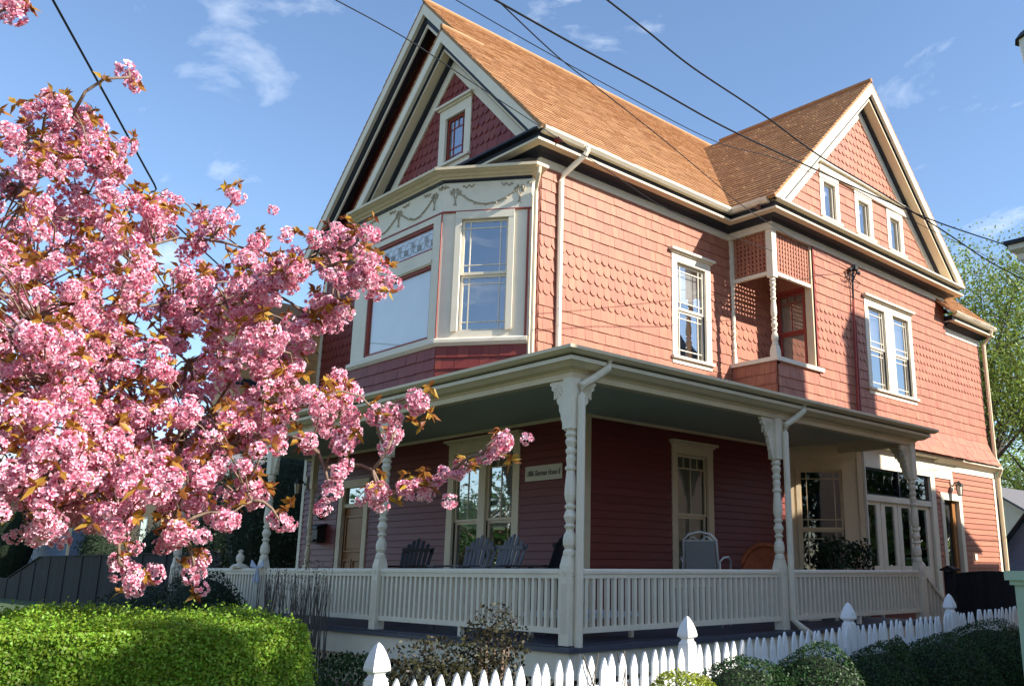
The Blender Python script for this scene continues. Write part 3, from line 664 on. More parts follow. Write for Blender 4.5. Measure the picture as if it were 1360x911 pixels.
def arc(cx, cz, r, a0, a1, n=10, d=-.035): return [FBF.p(cx+r*math.cos(a0+(a1-a0)*k/n), d, cz+r*math.sin(a0+(a1-a0)*k/n)) for k in range(n+1)]
for k in range(9):
    cx = -3.34+k*.205; s_ = 1 if k % 2 else -1
    mb.tube(arc(cx, 7.06, .12, 0, 5.2*s_), .004, 4); mb.tube(arc(cx+.1, 7.06+.05*s_, .055, 1, 1+5.5*s_), .004, 4); mb.tube(arc(cx, 7.0, .07, -1, 3.5), .004, 4)
build('leading', mb, 'sling', bay, kind='stuff')
mb = MB(); FBF.box(mb, B1[0]+.02, -3.52, 0, .02, 5.27, 7.41); FBF.box(mb, -1.52, B2[0]-.03, 0, .02, 5.27, 7.41); FBF.box(mb, -3.52, -1.52, 0, .024, 6.58, 6.84); FBF.box(mb, -3.52, -1.52, 0, .045, 6.60, 6.66); FBF.box(mb, -3.52, -1.52, 0, .02, 7.31, 7.41); FBF.box(mb, -3.52, -1.52, 0, .02, 5.27, 5.31)
build('window_casing', mb, 'trim_white', bay)
window(FBA, .33, 1.13, 5.38, 7.29, .10, 'prairie', head=False, sill=False, name='bay_sash_window', cd=.035, glass='glass', fill=None, label='prairie sash window in the angled side of the bay')
# carved swags and ribbons
def swags(fr, u0, u1, n):
    mb = MB(); w = (u1-u0)/n
    for k in range(n+1):
        c = u0+k*w
        for s_ in (-1, 1):
            mb.tube([fr.p(c+s_*(.02+.05*t), .028, 7.80+.05*math.sin(t*5)-.02*t) for t in np.linspace(0, 1.4, 8)], .013, 5)
            mb.tube([fr.p(c+s_*(.12+.20*t), .026, 7.86+.025*math.sin(t*14)+.02*t) for t in np.linspace(0, 1, 14)], .010, 5)
            mb.tube([fr.p(c+s_*(.012+.02*math.sin(t*7)), .026, 7.78-.24*t) for t in np.linspace(0, 1, 8)], .010, 5)
    for k in range(n):
        c = u0+(k+.5)*w
        P = [fr.p(c+(t-.5)*w*.92, .026, 7.78-.24*(1-(2*t-1)**2)) for t in np.linspace(0, 1, 22)]
        mb.tube(P, .012, 5)
        for j, t in enumerate(np.linspace(.06, .94, 16)):
            p = fr.p(c+(t-.5)*w*.92, .032, 7.78-.24*(1-(2*t-1)**2)+random.uniform(-.02, .02)); mb.tube([p, p+fr.u*random.uniform(-.03, .03)+np.array([0, 0, random.uniform(-.03, .03)])], [.018, .005], 5)
    build('carved_swag', mb, 'carving', bay)
swags(FBF, B1[0]+.25, B2[0]-.25, 2); swags(FBA, .2, LBA-.2, 1); swags(FBL, .2, 1.1, 1)

# ============================================================ ground floor
C1 = 4.165
side1h = [(3.34, 4.20, 1.55, 3.72)]
s1 = build('ground_side_wall', panel(MB(), FS, 1.09, 6.83, .3, 4.3, side1h), 'clap_shaded', house)
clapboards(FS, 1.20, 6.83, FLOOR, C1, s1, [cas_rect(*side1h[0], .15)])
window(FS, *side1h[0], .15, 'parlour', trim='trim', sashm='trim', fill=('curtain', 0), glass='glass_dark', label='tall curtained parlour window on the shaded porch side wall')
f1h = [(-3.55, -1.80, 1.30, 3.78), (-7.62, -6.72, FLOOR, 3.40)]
f1 = build('ground_front_wall', panel(MB(), F1, -9.4, 0, .3, 4.3, f1h), 'clap_shaded', house)
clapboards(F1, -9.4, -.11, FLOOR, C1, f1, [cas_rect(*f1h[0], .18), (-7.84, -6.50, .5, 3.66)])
window(F1, *f1h[0], .18, 'parlour3', trim='trim', sashm='trim', nsash=2, mull=.20, fill=('blind_slats', .45), glass='glass', label='pair of parlour sash windows facing the front porch')
mb = MB(); mb.box(-.09, .03, 1.06, 1.20, FLOOR, C1); build('corner_board', mb, 'trim', house)
mb = MB(); F1.box(mb, -9.52, -9.4, -.3, .03, FLOOR, C1); build('corner_board', mb, 'trim_white', house)
# front door
u0, u1, z0, z1 = f1h[1]; mb = MB()
F1.box(mb, u0-.16, u0, -.05, .035, z0, z1+.16); F1.box(mb, u1, u1+.16, -.05, .035, z0, z1+.16); F1.box(mb, u0, u1, -.05, .03, z1, z1+.16); F1.box(mb, u0, u1, -.08, -.01, 2.98, 3.06)
door = build('front_door', mb, 'trim', house, label='panelled oak front door with white casing')
mb = MB(); F1.box(mb, u0, u1, -.12, -.07, z0, 2.98)
for (a, b, c, d) in ((.1, .47, .1, .62), (.53, .9, .1, .62), (.1, .47, .72, 1.05), (.53, .9, .72, 1.05), (.1, .9, 1.2, 1.95)):
    uu0, uu1 = u0+(u1-u0)*a, u0+(u1-u0)*b; F1.box(mb, uu0, uu1, -.07, -.03, z0+c, z0+c+.035); F1.box(mb, uu0, uu1, -.07, -.03, z0+d-.035, z0+d); F1.box(mb, uu0, uu0+.035, -.07, -.029, z0+c, z0+d); F1.box(mb, uu1-.035, uu1, -.07, -.029, z0+c, z0+d); F1.box(mb, uu0+.07, uu1-.07, -.07, -.045, z0+c+.07, z0+d-.07)
build('door_leaf', mb, 'doorwood', door)
mb = MB(); mb.lathe([(.0, 0), (.03, .0), (.035, .02), (.02, .04), (0, .045)], (0, 0, 0), 10)
R90 = lambda p: tuple(F1.p(u1-.09+p[0], -.07+p[2], 1.86+p[1])); mb.v = [R90(p) for p in mb.v]; F1.box(mb, u1-.115, u1-.065, -.07, -.06, 1.75, 2.0); build('handle', mb, 'dark_metal', door)
mb = MB(); mb.v = [tuple(F1.p(u, -.05, z)) for u, z in ((u0, 3.06), (u1, 3.06), (u1, 3.40), (u0, 3.40))]; mb.f = [(0, 1, 2, 3)]; build('transom_pane', mb, 'glass', door)
mb = MB(); F1.box(mb, u0, u1, -.3, -.2, 2.9, 3.5); build('hall_interior', mb, 'interior', door)
# wing ground floor: chamfered corner, door wall, rear
CL = math.hypot(1.071, 1.07)
cw_ = build('chamfer_wall', panel(MB(), FC, 0, CL, .3, 4.3, [(.22, 1.10, 1.30, 3.70)]), 'trim', house)
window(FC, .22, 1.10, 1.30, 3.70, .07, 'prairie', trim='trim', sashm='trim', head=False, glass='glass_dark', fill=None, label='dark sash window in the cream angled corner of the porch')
mb = MB(); FC.box(mb, 0, .1, 0, .03, FLOOR, 4.1); FC.box(mb, CL-.1, CL, 0, .035, FLOOR, 4.1); FC.box(mb, .1, CL-.1, 0, .02, 3.92, 4.1); build('corner_trim', mb, 'trim', house)
dh = [(8.0, 10.88, FLOOR, 3.78), (11.50, 12.28, FLOOR, 3.30)]
w1 = build('wing_ground_wall', panel(MB(), FW, 7.9, 14.46, .2, 4.3, dh), 'clap_shaded', house)
clapboards(FW, 11.10, 14.34, .35, 3.98, w1, [(11.33, 12.45, .3, 3.48)], m='siding')
mb = MB(); FW.box(mb, 7.9, 8.0, -.03, .04, FLOOR, 4.2); FW.box(mb, 10.88, 11.09, -.03, .04, FLOOR, 4.2); FW.box(mb, 8.0, 10.88, -.03, .036, 3.78, 4.2)
fd = build('french_doors', mb, 'trim_white', house, label='row of four glazed white doors under a leaded transom beyond the porch')
mb = MB(); FW.box(mb, 8.0, 10.88, -.06, .02, 3.10, 3.22); build('transom_bar', mb, 'trim_white', fd)
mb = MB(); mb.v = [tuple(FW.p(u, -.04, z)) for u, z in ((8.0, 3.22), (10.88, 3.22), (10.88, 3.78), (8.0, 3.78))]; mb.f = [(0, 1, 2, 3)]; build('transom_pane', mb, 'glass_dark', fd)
mb = MB(); FW.box(mb, 8.02, 10.86, -.035, -.02, 3.225, 3.255); FW.box(mb, 8.02, 10.86, -.035, -.02, 3.74, 3.775); FW.box(mb, 9.40, 9.46, -.05, .02, 3.22, 3.78)
for k in range(8):
    cx = 8.25+k*.345; r_ = .11; mb.tube([FW.p(cx+r_*math.cos(t), -.03, 3.5+r_*1.3*math.sin(t)) for t in np.linspace(0, 5.5, 12)], .007, 4)
build('leading', mb, 'dark_metal', fd)
gl = [(8.12, 8.46), (8.82, 9.20), (9.53, 9.92), (10.29, 10.67)]; ed = [8.0, 8.64, 9.36, 10.10, 10.88]
for k, (a, b) in enumerate(gl):
    mb = MB(); e0, e1 = ed[k]+.01, ed[k+1]-.01
    FW.box(mb, e0, a, -.08, -.03, FLOOR, 3.10); FW.box(mb, b, e1, -.08, -.03, FLOOR, 3.10); FW.box(mb, a, b, -.08, -.032, 3.02, 3.10); FW.box(mb, a, b, -.08, -.032, FLOOR, 1.80)
    build('door_leaf', mb, 'trim_white', fd)
    mb = MB(); mb.v = [tuple(FW.p(u, -.055, z)) for u, z in ((a, 1.80), (b, 1.80), (b, 3.02), (a, 3.02))]; mb.f = [(0, 1, 2, 3)]; build('pane', mb, 'glass', fd)
mb = MB(); mb.v = [tuple(FW.p(u, d, z)) for d in (-.1, -1.2) for u, z in ((8, .85), (10.88, .85), (10.88, 3.78), (8, 3.78))]; mb.f = [(4, 5, 6, 7), (0, 4, 7, 3), (1, 2, 6, 5), (3, 7, 6, 2), (0, 1, 5, 4)]; build('room_interior', mb, 'interior', fd)
# side entrance door
mb = MB(); a, b, c, d = dh[1]; FW.box(mb, a-.16, a, -.2, .035, c, d+.16); FW.box(mb, b, b+.16, -.2, .035, c, d+.16); FW.box(mb, a, b, -.2, .03, d, d+.16)
sd = build('side_door', mb, 'trim_white', house, label='narrow glazed side door in the sunlit rear wall')
mb = MB(); FW.box(mb, a, b, -.16, -.12, c, d); build('door_leaf', mb, 'dark_metal', sd)
mb = MB(); FW.box(mb, a+.10, a+.40, -.12, -.105, 1.5, 3.1); build('pane', mb, 'glass', sd)
mb = MB(); FW.box(mb, b-.20, b-.02, -.119, -.06, c, d); build('door_edge', mb, 'doorwood', sd)
mb = MB(); FW.box(mb, 14.34, 14.47, -.05, .035, .2, 4.0); build('corner_board', mb, 'trim_white', house)
build('band_moulding', MB().sweep([(W_, 11.1), (W_, 14.46), (0, 14.46)], [(0, 3.98), (.035, 3.98), (.035, 4.12), (.2, 4.22), (.2, 4.27), (0, 4.27)]), 'trim_white', house)
mb = MB(); FW.box(mb, 11.09, 12.0, 0, .05, 3.78, 3.985); build('band_block', mb, 'trim_white', house)
build('band_moulding', MB().sweep([(W_, 7.0), (W_, 11.09)], [(.045, 4.19), (.2, 4.22), (.2, 4.27), (.045, 4.27)]), 'trim_white', house)
mb = MB(); mb.box(.1, W_, 5.1, 7.95, 4.2, 4.25); build('wing_underside', mb, 'porch_ceiling', house)
mb = MB(); FW.box(mb, 12.86, 12.98, .022, .05, 1.95, 2.1); build('outlet_cover', mb, 'trim_white', house)

# ============================================================ porch
PX0, PY0, PX1, PY1 = -9.5, -1.64, 2.65, 7.05
por = [(PX0, PY0-.06), (PX1+.06, PY0-.06), (PX1+.06, PY1+.02), (W_+.05, PY1+.02)]
mb = MB(); mb.box(PX0, PX1+.15, PY0-.09, 1.09, FLOOR-.05, FLOOR); mb.box(0, PX1+.15, 1.09, PY1+.1, FLOOR-.05, FLOOR); fl = build('porch_floor', mb, 'deck', house)
mb = MB()
for k in range(1, int(12.2/.09)): pass
for k in range(134):
    x = PX0+.09*k
    if x > PX1+.1: break
    b = MB(); b.box(x+.003, x+.087, PY0-.12, 1.08, FLOOR+.001, FLOOR+.014); build('floor_board', b, 'deck', fl)
por2 = [(PX0, PY0-.12), (PX1+.15, PY0-.12), (PX1+.15, PY1+.1)]
build('floor_nosing', MB().sweep(por2, [(-.02, FLOOR-.06), (.03, FLOOR-.06), (.03, FLOOR-.005), (-.02, FLOOR-.005)]), 'deck', house)
build('porch_skirt', MB().sweep(por2, [(-.08, .50), (-.01, .50), (-.01, FLOOR-.062), (-.08, FLOOR-.062)]), 'trim_white', house)
FPF = Frame((0, PY0-.12), (0, -1)); FPS = Frame((PX1+.15, 0), (1, 0))
lattice(FPF, PX0+.1, PX1+.1, .0, .5, 'skirt_lattice', m='trim', step=.17, bw=.035, d=-.07, diag=True)
lattice(FPS, PY0-.05, PY1, .1, .5, 'skirt_lattice', m='trim', step=.17, bw=.035, d=-.07, diag=True)
mb = MB(); mb.box(PX0+.2, PX1-.05, -1.2, -1.1, -.05, .78); mb.box(PX1-.35, PX1-.3, -1.1, 7.0, 0, .78); build('crawlspace_wall', mb, 'interior', house)
# beam, fascia, gutter, roof
build('porch_beam', MB().sweep(por, [(-.14, 3.96), (.0, 3.96), (.0, 4.03), (.02, 4.045), (.02, 4.06), (.0, 4.06), (.0, 4.17), (-.14, 4.17)]), 'trim', house)
build('porch_soffit', MB().sweep(por, [(.002, 4.05), (.05, 4.065), (.12, 4.075), (.17, 4.11), (.19, 4.125), (.19, 4.16), (.002, 4.16)]), 'trim', house)
build('porch_fascia', MB().sweep(por, [(.0, 4.165), (.195, 4.128), (.215, 4.128), (.215, 4.178), (.0, 4.20)]), 'trim_white', house)
build('porch_gutter', MB().sweep(por[:3]+[(PX1-.3, PY1+.02)], [(.20, 4.20), (.28, 4.20), (.33, 4.235), (.33, 4.275), (.315, 4.275), (.315, 4.245), (.2, 4.235)]), 'trim', house)
build('gutter_navy_strip', MB().sweep(por, [(.0, 4.18), (.20, 4.18), (.20, 4.23), (.0, 4.23)]), 'navy', house)  # navy strip between porch gutter and fascia
mb = MB(); mb.box(PX0, PX1-.07, PY0+.07, 1.09, C1, C1+.03); mb.box(0.001, PX1-.07, 1.09, 6.9, C1, C1+.03); build('porch_ceiling', mb, 'porch_ceiling', house)
mb = MB(); i = len(mb.v)
q0 = .28
mb.v = [(PX0, PY0-.06-q0, 4.28), (PX1+.06+q0, PY0-.06-q0, 4.28), (PX1+.06+q0, PY1+.2, 4.28), (0, PY1+.2, 4.75), (0, 0, 4.75), (PX0, 0, 4.75), (PX0, .55, 4.80), (0, .55, 4.8)]
mb.f = [(0, 1, 4, 5), (1, 2, 3, 4)]; build('porch_roof', mb, 'porch_roofing', house)
for path in ([(-9.4, 1.09), (-.0, 1.09)], [(0, 1.09), (0, 6.8)]):
    build('ceiling_trim', MB().sweep(path, [(.024, C1-.05), (.05, C1-.05), (.07, C1-.002), (.024, C1-.002)]), 'trim', house)
# posts with brackets
POSTS = [(PX1, PY0), (-1.47, PY0), (-5.30, PY0), (-9.30, PY0), (PX1, 2.60), (PX1, 6.93)]
BR = [(.0, 3.955), (.30, 3.955), (.30, 3.92), (.265, 3.90), (.27, 3.86), (.22, 3.83), (.215, 3.78), (.17, 3.74), (.165, 3.69), (.125, 3.65), (.12, 3.58), (.095, 3.54), (.085, 3.47), (.06, 3.43), (.05, 3.37), (.03, 3.34), (.0, 3.32)]
def porch_post(x, y, dirs):
    p = column('porch_post', x, y, FLOOR+.012, 3.96, 1.86, 3.34, False, house, 1.0, 'trim_white', .08)
    for dx, dy in dirs:
        mb = MB(); pr = np.array([-dy, dx, 0])*.028
        mb.prism([np.array([x+dx*(.08+a), y+dy*(.08+a), z])-pr for a, z in BR], pr*2)
        # raised fan carving
        for k in range(5):
            an = math.radians(200+k*16); c0 = np.array([x+dx*.30, y+dy*.30, 3.93]); v_ = np.array([dx*math.cos(an), dy*math.cos(an), math.sin(an)])
            for s_ in (-1, 1): mb.tube([c0+v_*.05+pr*s_*1.05, c0+v_*.20+pr*s_*1.05], [.006, .014], 5)
        build('bracket', mb, 'trim_white', p)
    # rosette and flutes on the square base
    mb = MB()
    for (n_, t_) in (((0, -1), (1, 0)), ((1, 0), (0, 1))):
        c = np.array([x+n_[0]*.08, y+n_[1]*.08, 1.66])
        for r_, w_ in ((.032, .007), (.014, .009)):
            mb.tube([c+np.array([t_[0]*r_*math.cos(a), t_[1]*r_*math.cos(a), r_*math.sin(a)]) for a in np.linspace(0, 2*math.pi, 13)], w_, 5, cap=False)
        for k in (-1.5, -.5, .5, 1.5):
            q_ = c+np.array([t_[0]*k*.028, t_[1]*k*.028, -.12]); mb.tube([q_, q_-np.array([0, 0, .55])], .006, 4)
    build('rosette', mb, 'trim_white', p)
    return p
porch_post(*POSTS[0], [(-1, 0), (0, 1)])
for p in POSTS[1:4]: porch_post(*p, [(-1, 0), (1, 0)])
porch_post(*POSTS[4], [(0, -1), (0, 1)]); porch_post(*POSTS[5], [(0, -1), (-1, 0)])
mbp = at_y(407, 752, .35); column('porch_post', mbp[0], .35, FLOOR+.012, C1, 1.86, 3.34, False, house, .75, 'trim', .06)
# railings
bal_me = None
def railing(a, b):
    global bal_me
    a = np.array([*a, 0.]); b = np.array([*b, 0.]); t = b-a; L_ = np.linalg.norm(t); t /= L_; nn = np.array([t[1], -t[0], 0])
    mb = MB(); mb.prism([a+nn*s_+np.array([0, 0, z]) for s_, z in ((-.045, 1.655), (.045, 1.655), (.045, 1.69), (.03, 1.71), (-.03, 1.71), (-.045, 1.69))], t*L_)
    root = build('porch_railing', mb, 'trim_white', house)
    mb = MB(); mb.obox(a-nn*.03+np.array([0, 0, 1.60]), t*L_, nn*.06, (0, 0, .053)); build('top_rail', mb, 'trim_white', root)
    mb = MB(); mb.obox(a-nn*.035+np.array([0, 0, .985]), t*L_, nn*.07, (0, 0, .065)); build('bottom_rail', mb, 'trim_white', root)
    mb = MB(); k = 0
    c = (a+b)/2; mb.obox(c-t*.03-nn*.03+np.array([0, 0, FLOOR+.014]), t*.06, nn*.06, (0, 0, .97-FLOOR)); build('foot_block', mb, 'trim_white', root)
    n = max(2, int(L_/.118))
    for k in range(n):
        p = a+t*L_*(k+.5)/n
        if bal_me is None:
            q = MB(); q.box(-.024, .024, -.024, .024, 0, .55); bal_me = bpy.data.meshes.new('baluster'); bal_me.from_pydata(q.v, [], q.f); bal_me.update(); bal_me.materials.append(MATS['trim_white'])
        o = bpy.data.objects.new('baluster', bal_me); COL.objects.link(o); o.parent = root; o.location = (p[0], p[1], 1.05); o.rotation_euler[2] = math.atan2(t[1], t[0])+random.uniform(-.02, .02)
railing((PX0+.3, PY0), (-5.38, PY0)); railing((-5.22, PY0), (-1.55, PY0)); railing((-1.39, PY0), (2.57, PY0))
railing((PX1, PY0+.08), (PX1, 2.52)); railing((PX1, 2.68), (PX1, 6.85))
# stair at the far end, running down beyond the porch
st = MB()
for k in range(4): st.box(1.45, 2.7, 7.15+k*.26, 7.15+(k+1)*.26+.02, gz(8)-.1, FLOOR-.17*(k+1)+.0)
stair = build('porch_stair', st, 'deck', house)
mb = MB(); mb.prism([(PX1-.04, 7.02, 1.655), (PX1-.04, 7.02, 1.72), (PX1-.04, 7.95, 1.08), (PX1-.04, 7.95, 1.015)], (.09, 0, 0)); build('stair_rail', mb, 'trim_white', house)
for k in range(6):
    y = 7.12+k*.14; mb = MB(); zt = 1.655-(y-7.02)*.688; mb.box(PX1-.02, PX1+.025, y, y+.045, zt-.75, zt); build('stair_baluster', mb, 'trim_white', house)
mb = MB(); mb.box(PX1-.06, PX1+.06, 6.99, 7.10, FLOOR, 1.8); mb.prism([(PX1-.06, 6.99, 1.8), (PX1+.06, 6.99, 1.8), (PX1, 6.99, 1.88)], (0, .11, 0)); build('newel_post', mb, 'trim_white', house)
# downspouts
def spout(pts, m='trim_white', r=.038): return build('downspout', MB().tube(pts, r, 8), m, house, smooth=False)
spout([(.47, .62, 8.60), (.47, .62, 8.52), (.44, .60, 8.46), (.10, .42, 8.14), (.07, .40, 8.02), (.07, .40, 4.72)], r=.048)
spout([(.21, -.2, 8.05), (.20, -.2, 7.95), (.06, -.13, 7.78), (.02, -.10, 7.70), (.02, -.10, 4.7)], 'trim', .035)
spout([(PX1+.31, PY0+.35, 4.22), (PX1+.30, PY0+.33, 4.10), (PX1+.2, PY0+.2, 3.98), (PX1+.125, PY0+.045, 3.87), (PX1+.125, PY0+.045, 3.74), (PX1+.125, PY0+.045, .5)], 'trim_white', .05)
spout([(PX1+.31, 3.0, 4.22), (PX1+.30, 2.98, 4.10), (PX1+.2, 2.88, 3.98), (PX1+.125, 2.72, 3.87), (PX1+.125, 2.70, 3.74), (PX1+.125, 2.70, 1.0), (PX1+.2, 2.78, .9), (PX1+.3, 3.05, .72)], 'trim_white', .05)
spout([(W_+.30, 14.55, 7.86), (W_+.28, 14.55, 7.74), (W_+.08, 14.50, 7.5), (W_+.08, 14.52, 4.5), (W_+.2, 14.54, 4.2), (W_+.10, 14.54, 4.0), (W_+.10, 14.54, .4)], 'trim', .05)
spout([(W_+.05, 7.93, 4.18), (W_+.05, 7.93, .9)], 'alu', .018)
sp = at_y(470, 480, -.05); spout([(-4.95, -.06, 8.0), (-4.95, -.06, 4.6)], 'trim_white', .045)
# tan shingled block rising from the porch roof at the far left of the front
FT = Frame((-8.26, 0), (1, 0))
tb = MB(); tb.box(-9.4, -8.26, -1.3, .545, 4.5, 6.9); tan = build('side_turret_wall', tb, 'tan', house, label='tan shingled projecting block at the far left of the front')
shingles(FT, -1.28, .53, 4.6, 5.45, lambda z: 'square', tan, m='tan'); shingles(FT, -1.28, .53, 5.62, 6.85, lambda z: 'square', tan, m='tan')
mb = MB(); FT.box(mb, -1.3, .54, 0, .02, 5.46, 5.60); build('dark_slot', mb, 'navy', tan)
mb = MB(); mb.prism([(-9.6, -1.5, 6.9), (-8.1, -1.5, 6.9), (-8.1, -1.5, 6.96), (-8.83, -1.5, 7.6), (-9.6, -1.5, 6.96)], (0, 2.04, 0)); build('turret_roof', mb, 'roofing', tan)
# ------------------------------------------------------------------ foliage helpers
def leaves(P, size, asp=.55, up=.0, nrm=None, rng=RNG, fold=False):
    """P: N x 3 leaf positions; returns verts, quads"""
    n = len(P); a = rng.normal(size=(n, 3)); 
    if nrm is not None: b_ = nrm+rng.normal(size=(n, 3))*.7
    else: b_ = rng.normal(size=(n, 3))+np.array([0, 0, up])
    b_ /= np.linalg.norm(b_, axis=1)[:, None]; a -= b_*np.sum(a*b_, axis=1)[:, None]; a /= np.linalg.norm(a, axis=1)[:, None]+1e-9
    c = np.cross(b_, a); s = (size*rng.uniform(.65, 1.25, n))[:, None]
    V = np.stack([P-a*s*.5, P+c*s*asp*.5-b_*s*.08, P+a*s*.5, P-c*s*asp*.5-b_*s*.08], 1).reshape(-1, 3)
    return V, np.arange(4*n).reshape(n, 4)
def leaf_obj(name, P, size, m, parent, asp=.55, up=0., nrm=None, kind='stuff'):
    V, Q = leaves(P, size, asp, up, nrm); me = npmesh(name, V, Q, m, rnd=RNG.random(len(Q)))
    o = link(bpy.data.objects.new(name, me), parent); o['kind'] = kind; return o
def shell(c, r, n, inner=.78, lump=.08):
    d = RNG.normal(size=(n, 3)); d /= np.linalg.norm(d, axis=1)[:, None]
    f = RNG.uniform(inner, 1.0, n)**.6
    l = 1+lump*(np.sin(d[:, 0]*5+c[0]*3)+np.sin(d[:, 1]*6+c[1]*5)+np.sin(d[:, 2]*5+1))/1.5
    return np.asarray(c)+d*np.asarray(r)*(f*l)[:, None], d
def blob(mb, c, r, n=10):
    prof = [(math.sin(math.pi*k/n), -math.cos(math.pi*k/n)) for k in range(n+1)]
    i = len(mb.v); mb.lathe([(max(p, .02), z) for p, z in prof], (0, 0, 0), 12)
    for k in range(i, len(mb.v)): v = mb.v[k]; mb.v[k] = (c[0]+v[0]*r[0], c[1]+v[1]*r[1], c[2]+v[2]*r[2])

# ------------------------------------------------------------------ things on and about the porch
sg = at_y(725, 628, 1.06)
mb = MB(); F1.box(mb, -1.44, -.50, .024, .045, 3.15, 3.40)
sign = tag(build('house_sign', mb, 'signboard'), 'small cream name board with dark script on the porch wall', 'sign')
cu = bpy.data.curves.new('t', 'FONT'); cu.body = '1886 Sherman House 8'; cu.size = .118; cu.shear = .35; cu.extrude = .002; cu.align_x = 'CENTER'; cu.align_y = 'CENTER'
to = bpy.data.objects.new('t', cu); COL.objects.link(to); bpy.context.view_layer.update()
me = bpy.data.meshes.new_from_object(to.evaluated_get(bpy.context.evaluated_depsgraph_get())); bpy.data.objects.remove(to); me.materials.clear(); me.materials.append(MATS['ink'])
xs = [v.co.x for v in me.vertices]; k_ = .84/(max(xs)-min(xs))
lt = bpy.data.objects.new('lettering', me); COL.objects.link(lt); lt.parent = sign
lt.rotation_euler = (math.pi/2, 0, 0); lt.scale = (k_, 1.15, 1); lt.location = F1.p(-.97, .048, 3.272)

def rotz(P, a, o):
    c, s = math.cos(a), math.sin(a); return [(o[0]+x*c-y*s, o[1]+x*s+y*c, o[2]+z) for x, y, z in P]
def adirondack(x, y, rot, m, label, group=None):
    t = thing('adirondack_chair', label, 'chair', (x, y, FLOOR+.014), group)
    def part(nm, mb, mm=m): mb.v = rotz(mb.v, rot, (x, y, FLOOR+.014)); return build(nm, mb, mm, t)
    # chair faces -y locally; back leans to +y
    hs_ = .62
    for k in range(7):
        u = (k-3)*.085; top = 1.32-.035*abs(k-3)**1.35; b0 = np.array([u*.82, .22, hs_-.05]); b1 = np.array([u*1.05, .22+.24, top]); d = b1-b0
        mb = MB(); w = .031
        mb.prism([b0+np.array([-w, 0, 0]), b0+np.array([w, 0, 0]), b1+np.array([w, 0, 0]), b1+np.array([w*.5, 0.005, .02]), b1+np.array([-w*.5, 0.005, .02]), b1+np.array([-w, 0, 0])], (0, .018, .005)); part('back_slat', mb)
    for z, yy in ((.80, .285), (1.12, .40)):
        mb = MB(); mb.box(-.27, .27, yy, yy+.025, z, z+.06); part('back_rail', mb)
    for k in range(6): mb = MB(); mb.box(-.27, .27, -.28+k*.085, -.205+k*.085, hs_+.05-k*.018, hs_+.07-k*.018); part('seat_slat', mb)
    for s_ in (-1, 1):
        mb = MB(); mb.box(s_*.31-.07, s_*.31+.07, -.36, .32, hs_+.25, hs_+.275); part('armrest', mb)
        mb = MB(); mb.box(s_*.29-.045, s_*.29+.045, -.30, -.265, 0, hs_+.25); part('leg', mb)
        mb = MB(); mb.prism([(s_*.27-.012, .18, hs_+.2), (s_*.27-.012, .27, hs_+.2), (s_*.27-.012, .42, 0), (s_*.27-.012, .33, 0)], (.024, 0, 0)); part('leg', mb)
        mb = MB(); mb.box(s_*.27-.012, s_*.27+.012, -.26, .3, .22, .28); part('stretcher', mb)
    return t
pg = at_y(616, 735, -.75); adirondack(pg[0]-.02, -.75, .28, 'chair_grey', 'grey slatted adirondack chair before the paired window, nearer the front door', None)
pg = at_y(643, 735, -.75); adirondack(pg[0]+.12, -.75, .05, 'chair_grey', 'grey slatted adirondack chair before the paired window, nearer the corner post')
pg = at_y(527, 735, -.6); adirondack(pg[0], -.45, .5, 'chair_black', 'black slatted adirondack chair beside the turned post near the front door')
pg = at_y(694, 745, -.6); adirondack(pg[0]+.25, -.55, -1.25, 'chair_black', 'black adirondack chair turned sideways below the name board')
# patio sling chair on the side porch
def sling_chair(x, y, rot):
    z0 = FLOOR+.014; t = thing('patio_chair', 'grey sling patio chair with metal arms on the side porch', 'chair', (x, y, z0))
    def part(nm, mb, mm, sm=False): mb.v = rotz(mb.v, rot, (x, y, z0)); return build(nm, mb, mm, t, smooth=sm)
    # faces +y locally (away), back towards -y
    mb = MB(); pts = [(-.27, -.26, .72), (-.25, -.36, 1.28), (-.17, -.38, 1.36), (0, -.385, 1.40), (.17, -.38, 1.36), (.25, -.36, 1.28), (.27, -.26, .72)]
    mb.tube(pts, .018, 7); part('back_frame', mb, 'alu', True)
    mb = MB(); mb.prism([(-.24, -.265, .74), (.24, -.265, .74), (.225, -.36, 1.26), (-.225, -.36, 1.26)], (0, .008, 0)); part('back_sling', mb, 'sling')
    mb = MB()
    for s_ in (-1, 1): mb.tube([(s_*.2, -.362, 1.27), (s_*.1, -.372, 1.33), (s_*.03, -.372, 1.27)], .010, 5)
    mb.tube([(-.245, -.36, 1.265), (.245, -.36, 1.265)], .012, 5); part('back_ornament', mb, 'alu')
    mb = MB(); mb.box(-.25, .25, -.25, .28, .70, .715); part('seat_sling', mb, 'sling')
    for s_ in (-1, 1):
        mb = MB(); mb.tube([(s_*.28, -.28, .95), (s_*.33, -.2, 1.02), (s_*.35, .1, 1.03), (s_*.35, .27, .98), (s_*.34, .33, .86), (s_*.32, .33, 0)], .017, 7); part('armrest', mb, 'alu', True)
        mb = MB(); mb.tube([(s_*.28, -.27, .96), (s_*.30, -.30, 0)], .017, 7); part('leg', mb, 'alu', True)
        mb = MB(); mb.tube([(s_*.31, -.28, .3), (s_*.32, .32, .3)], .012, 6); part('stretcher', mb, 'alu')
    return t
pg = at_x(936, 735, 1.5); sling_chair(1.5, pg[1], math.radians(28))
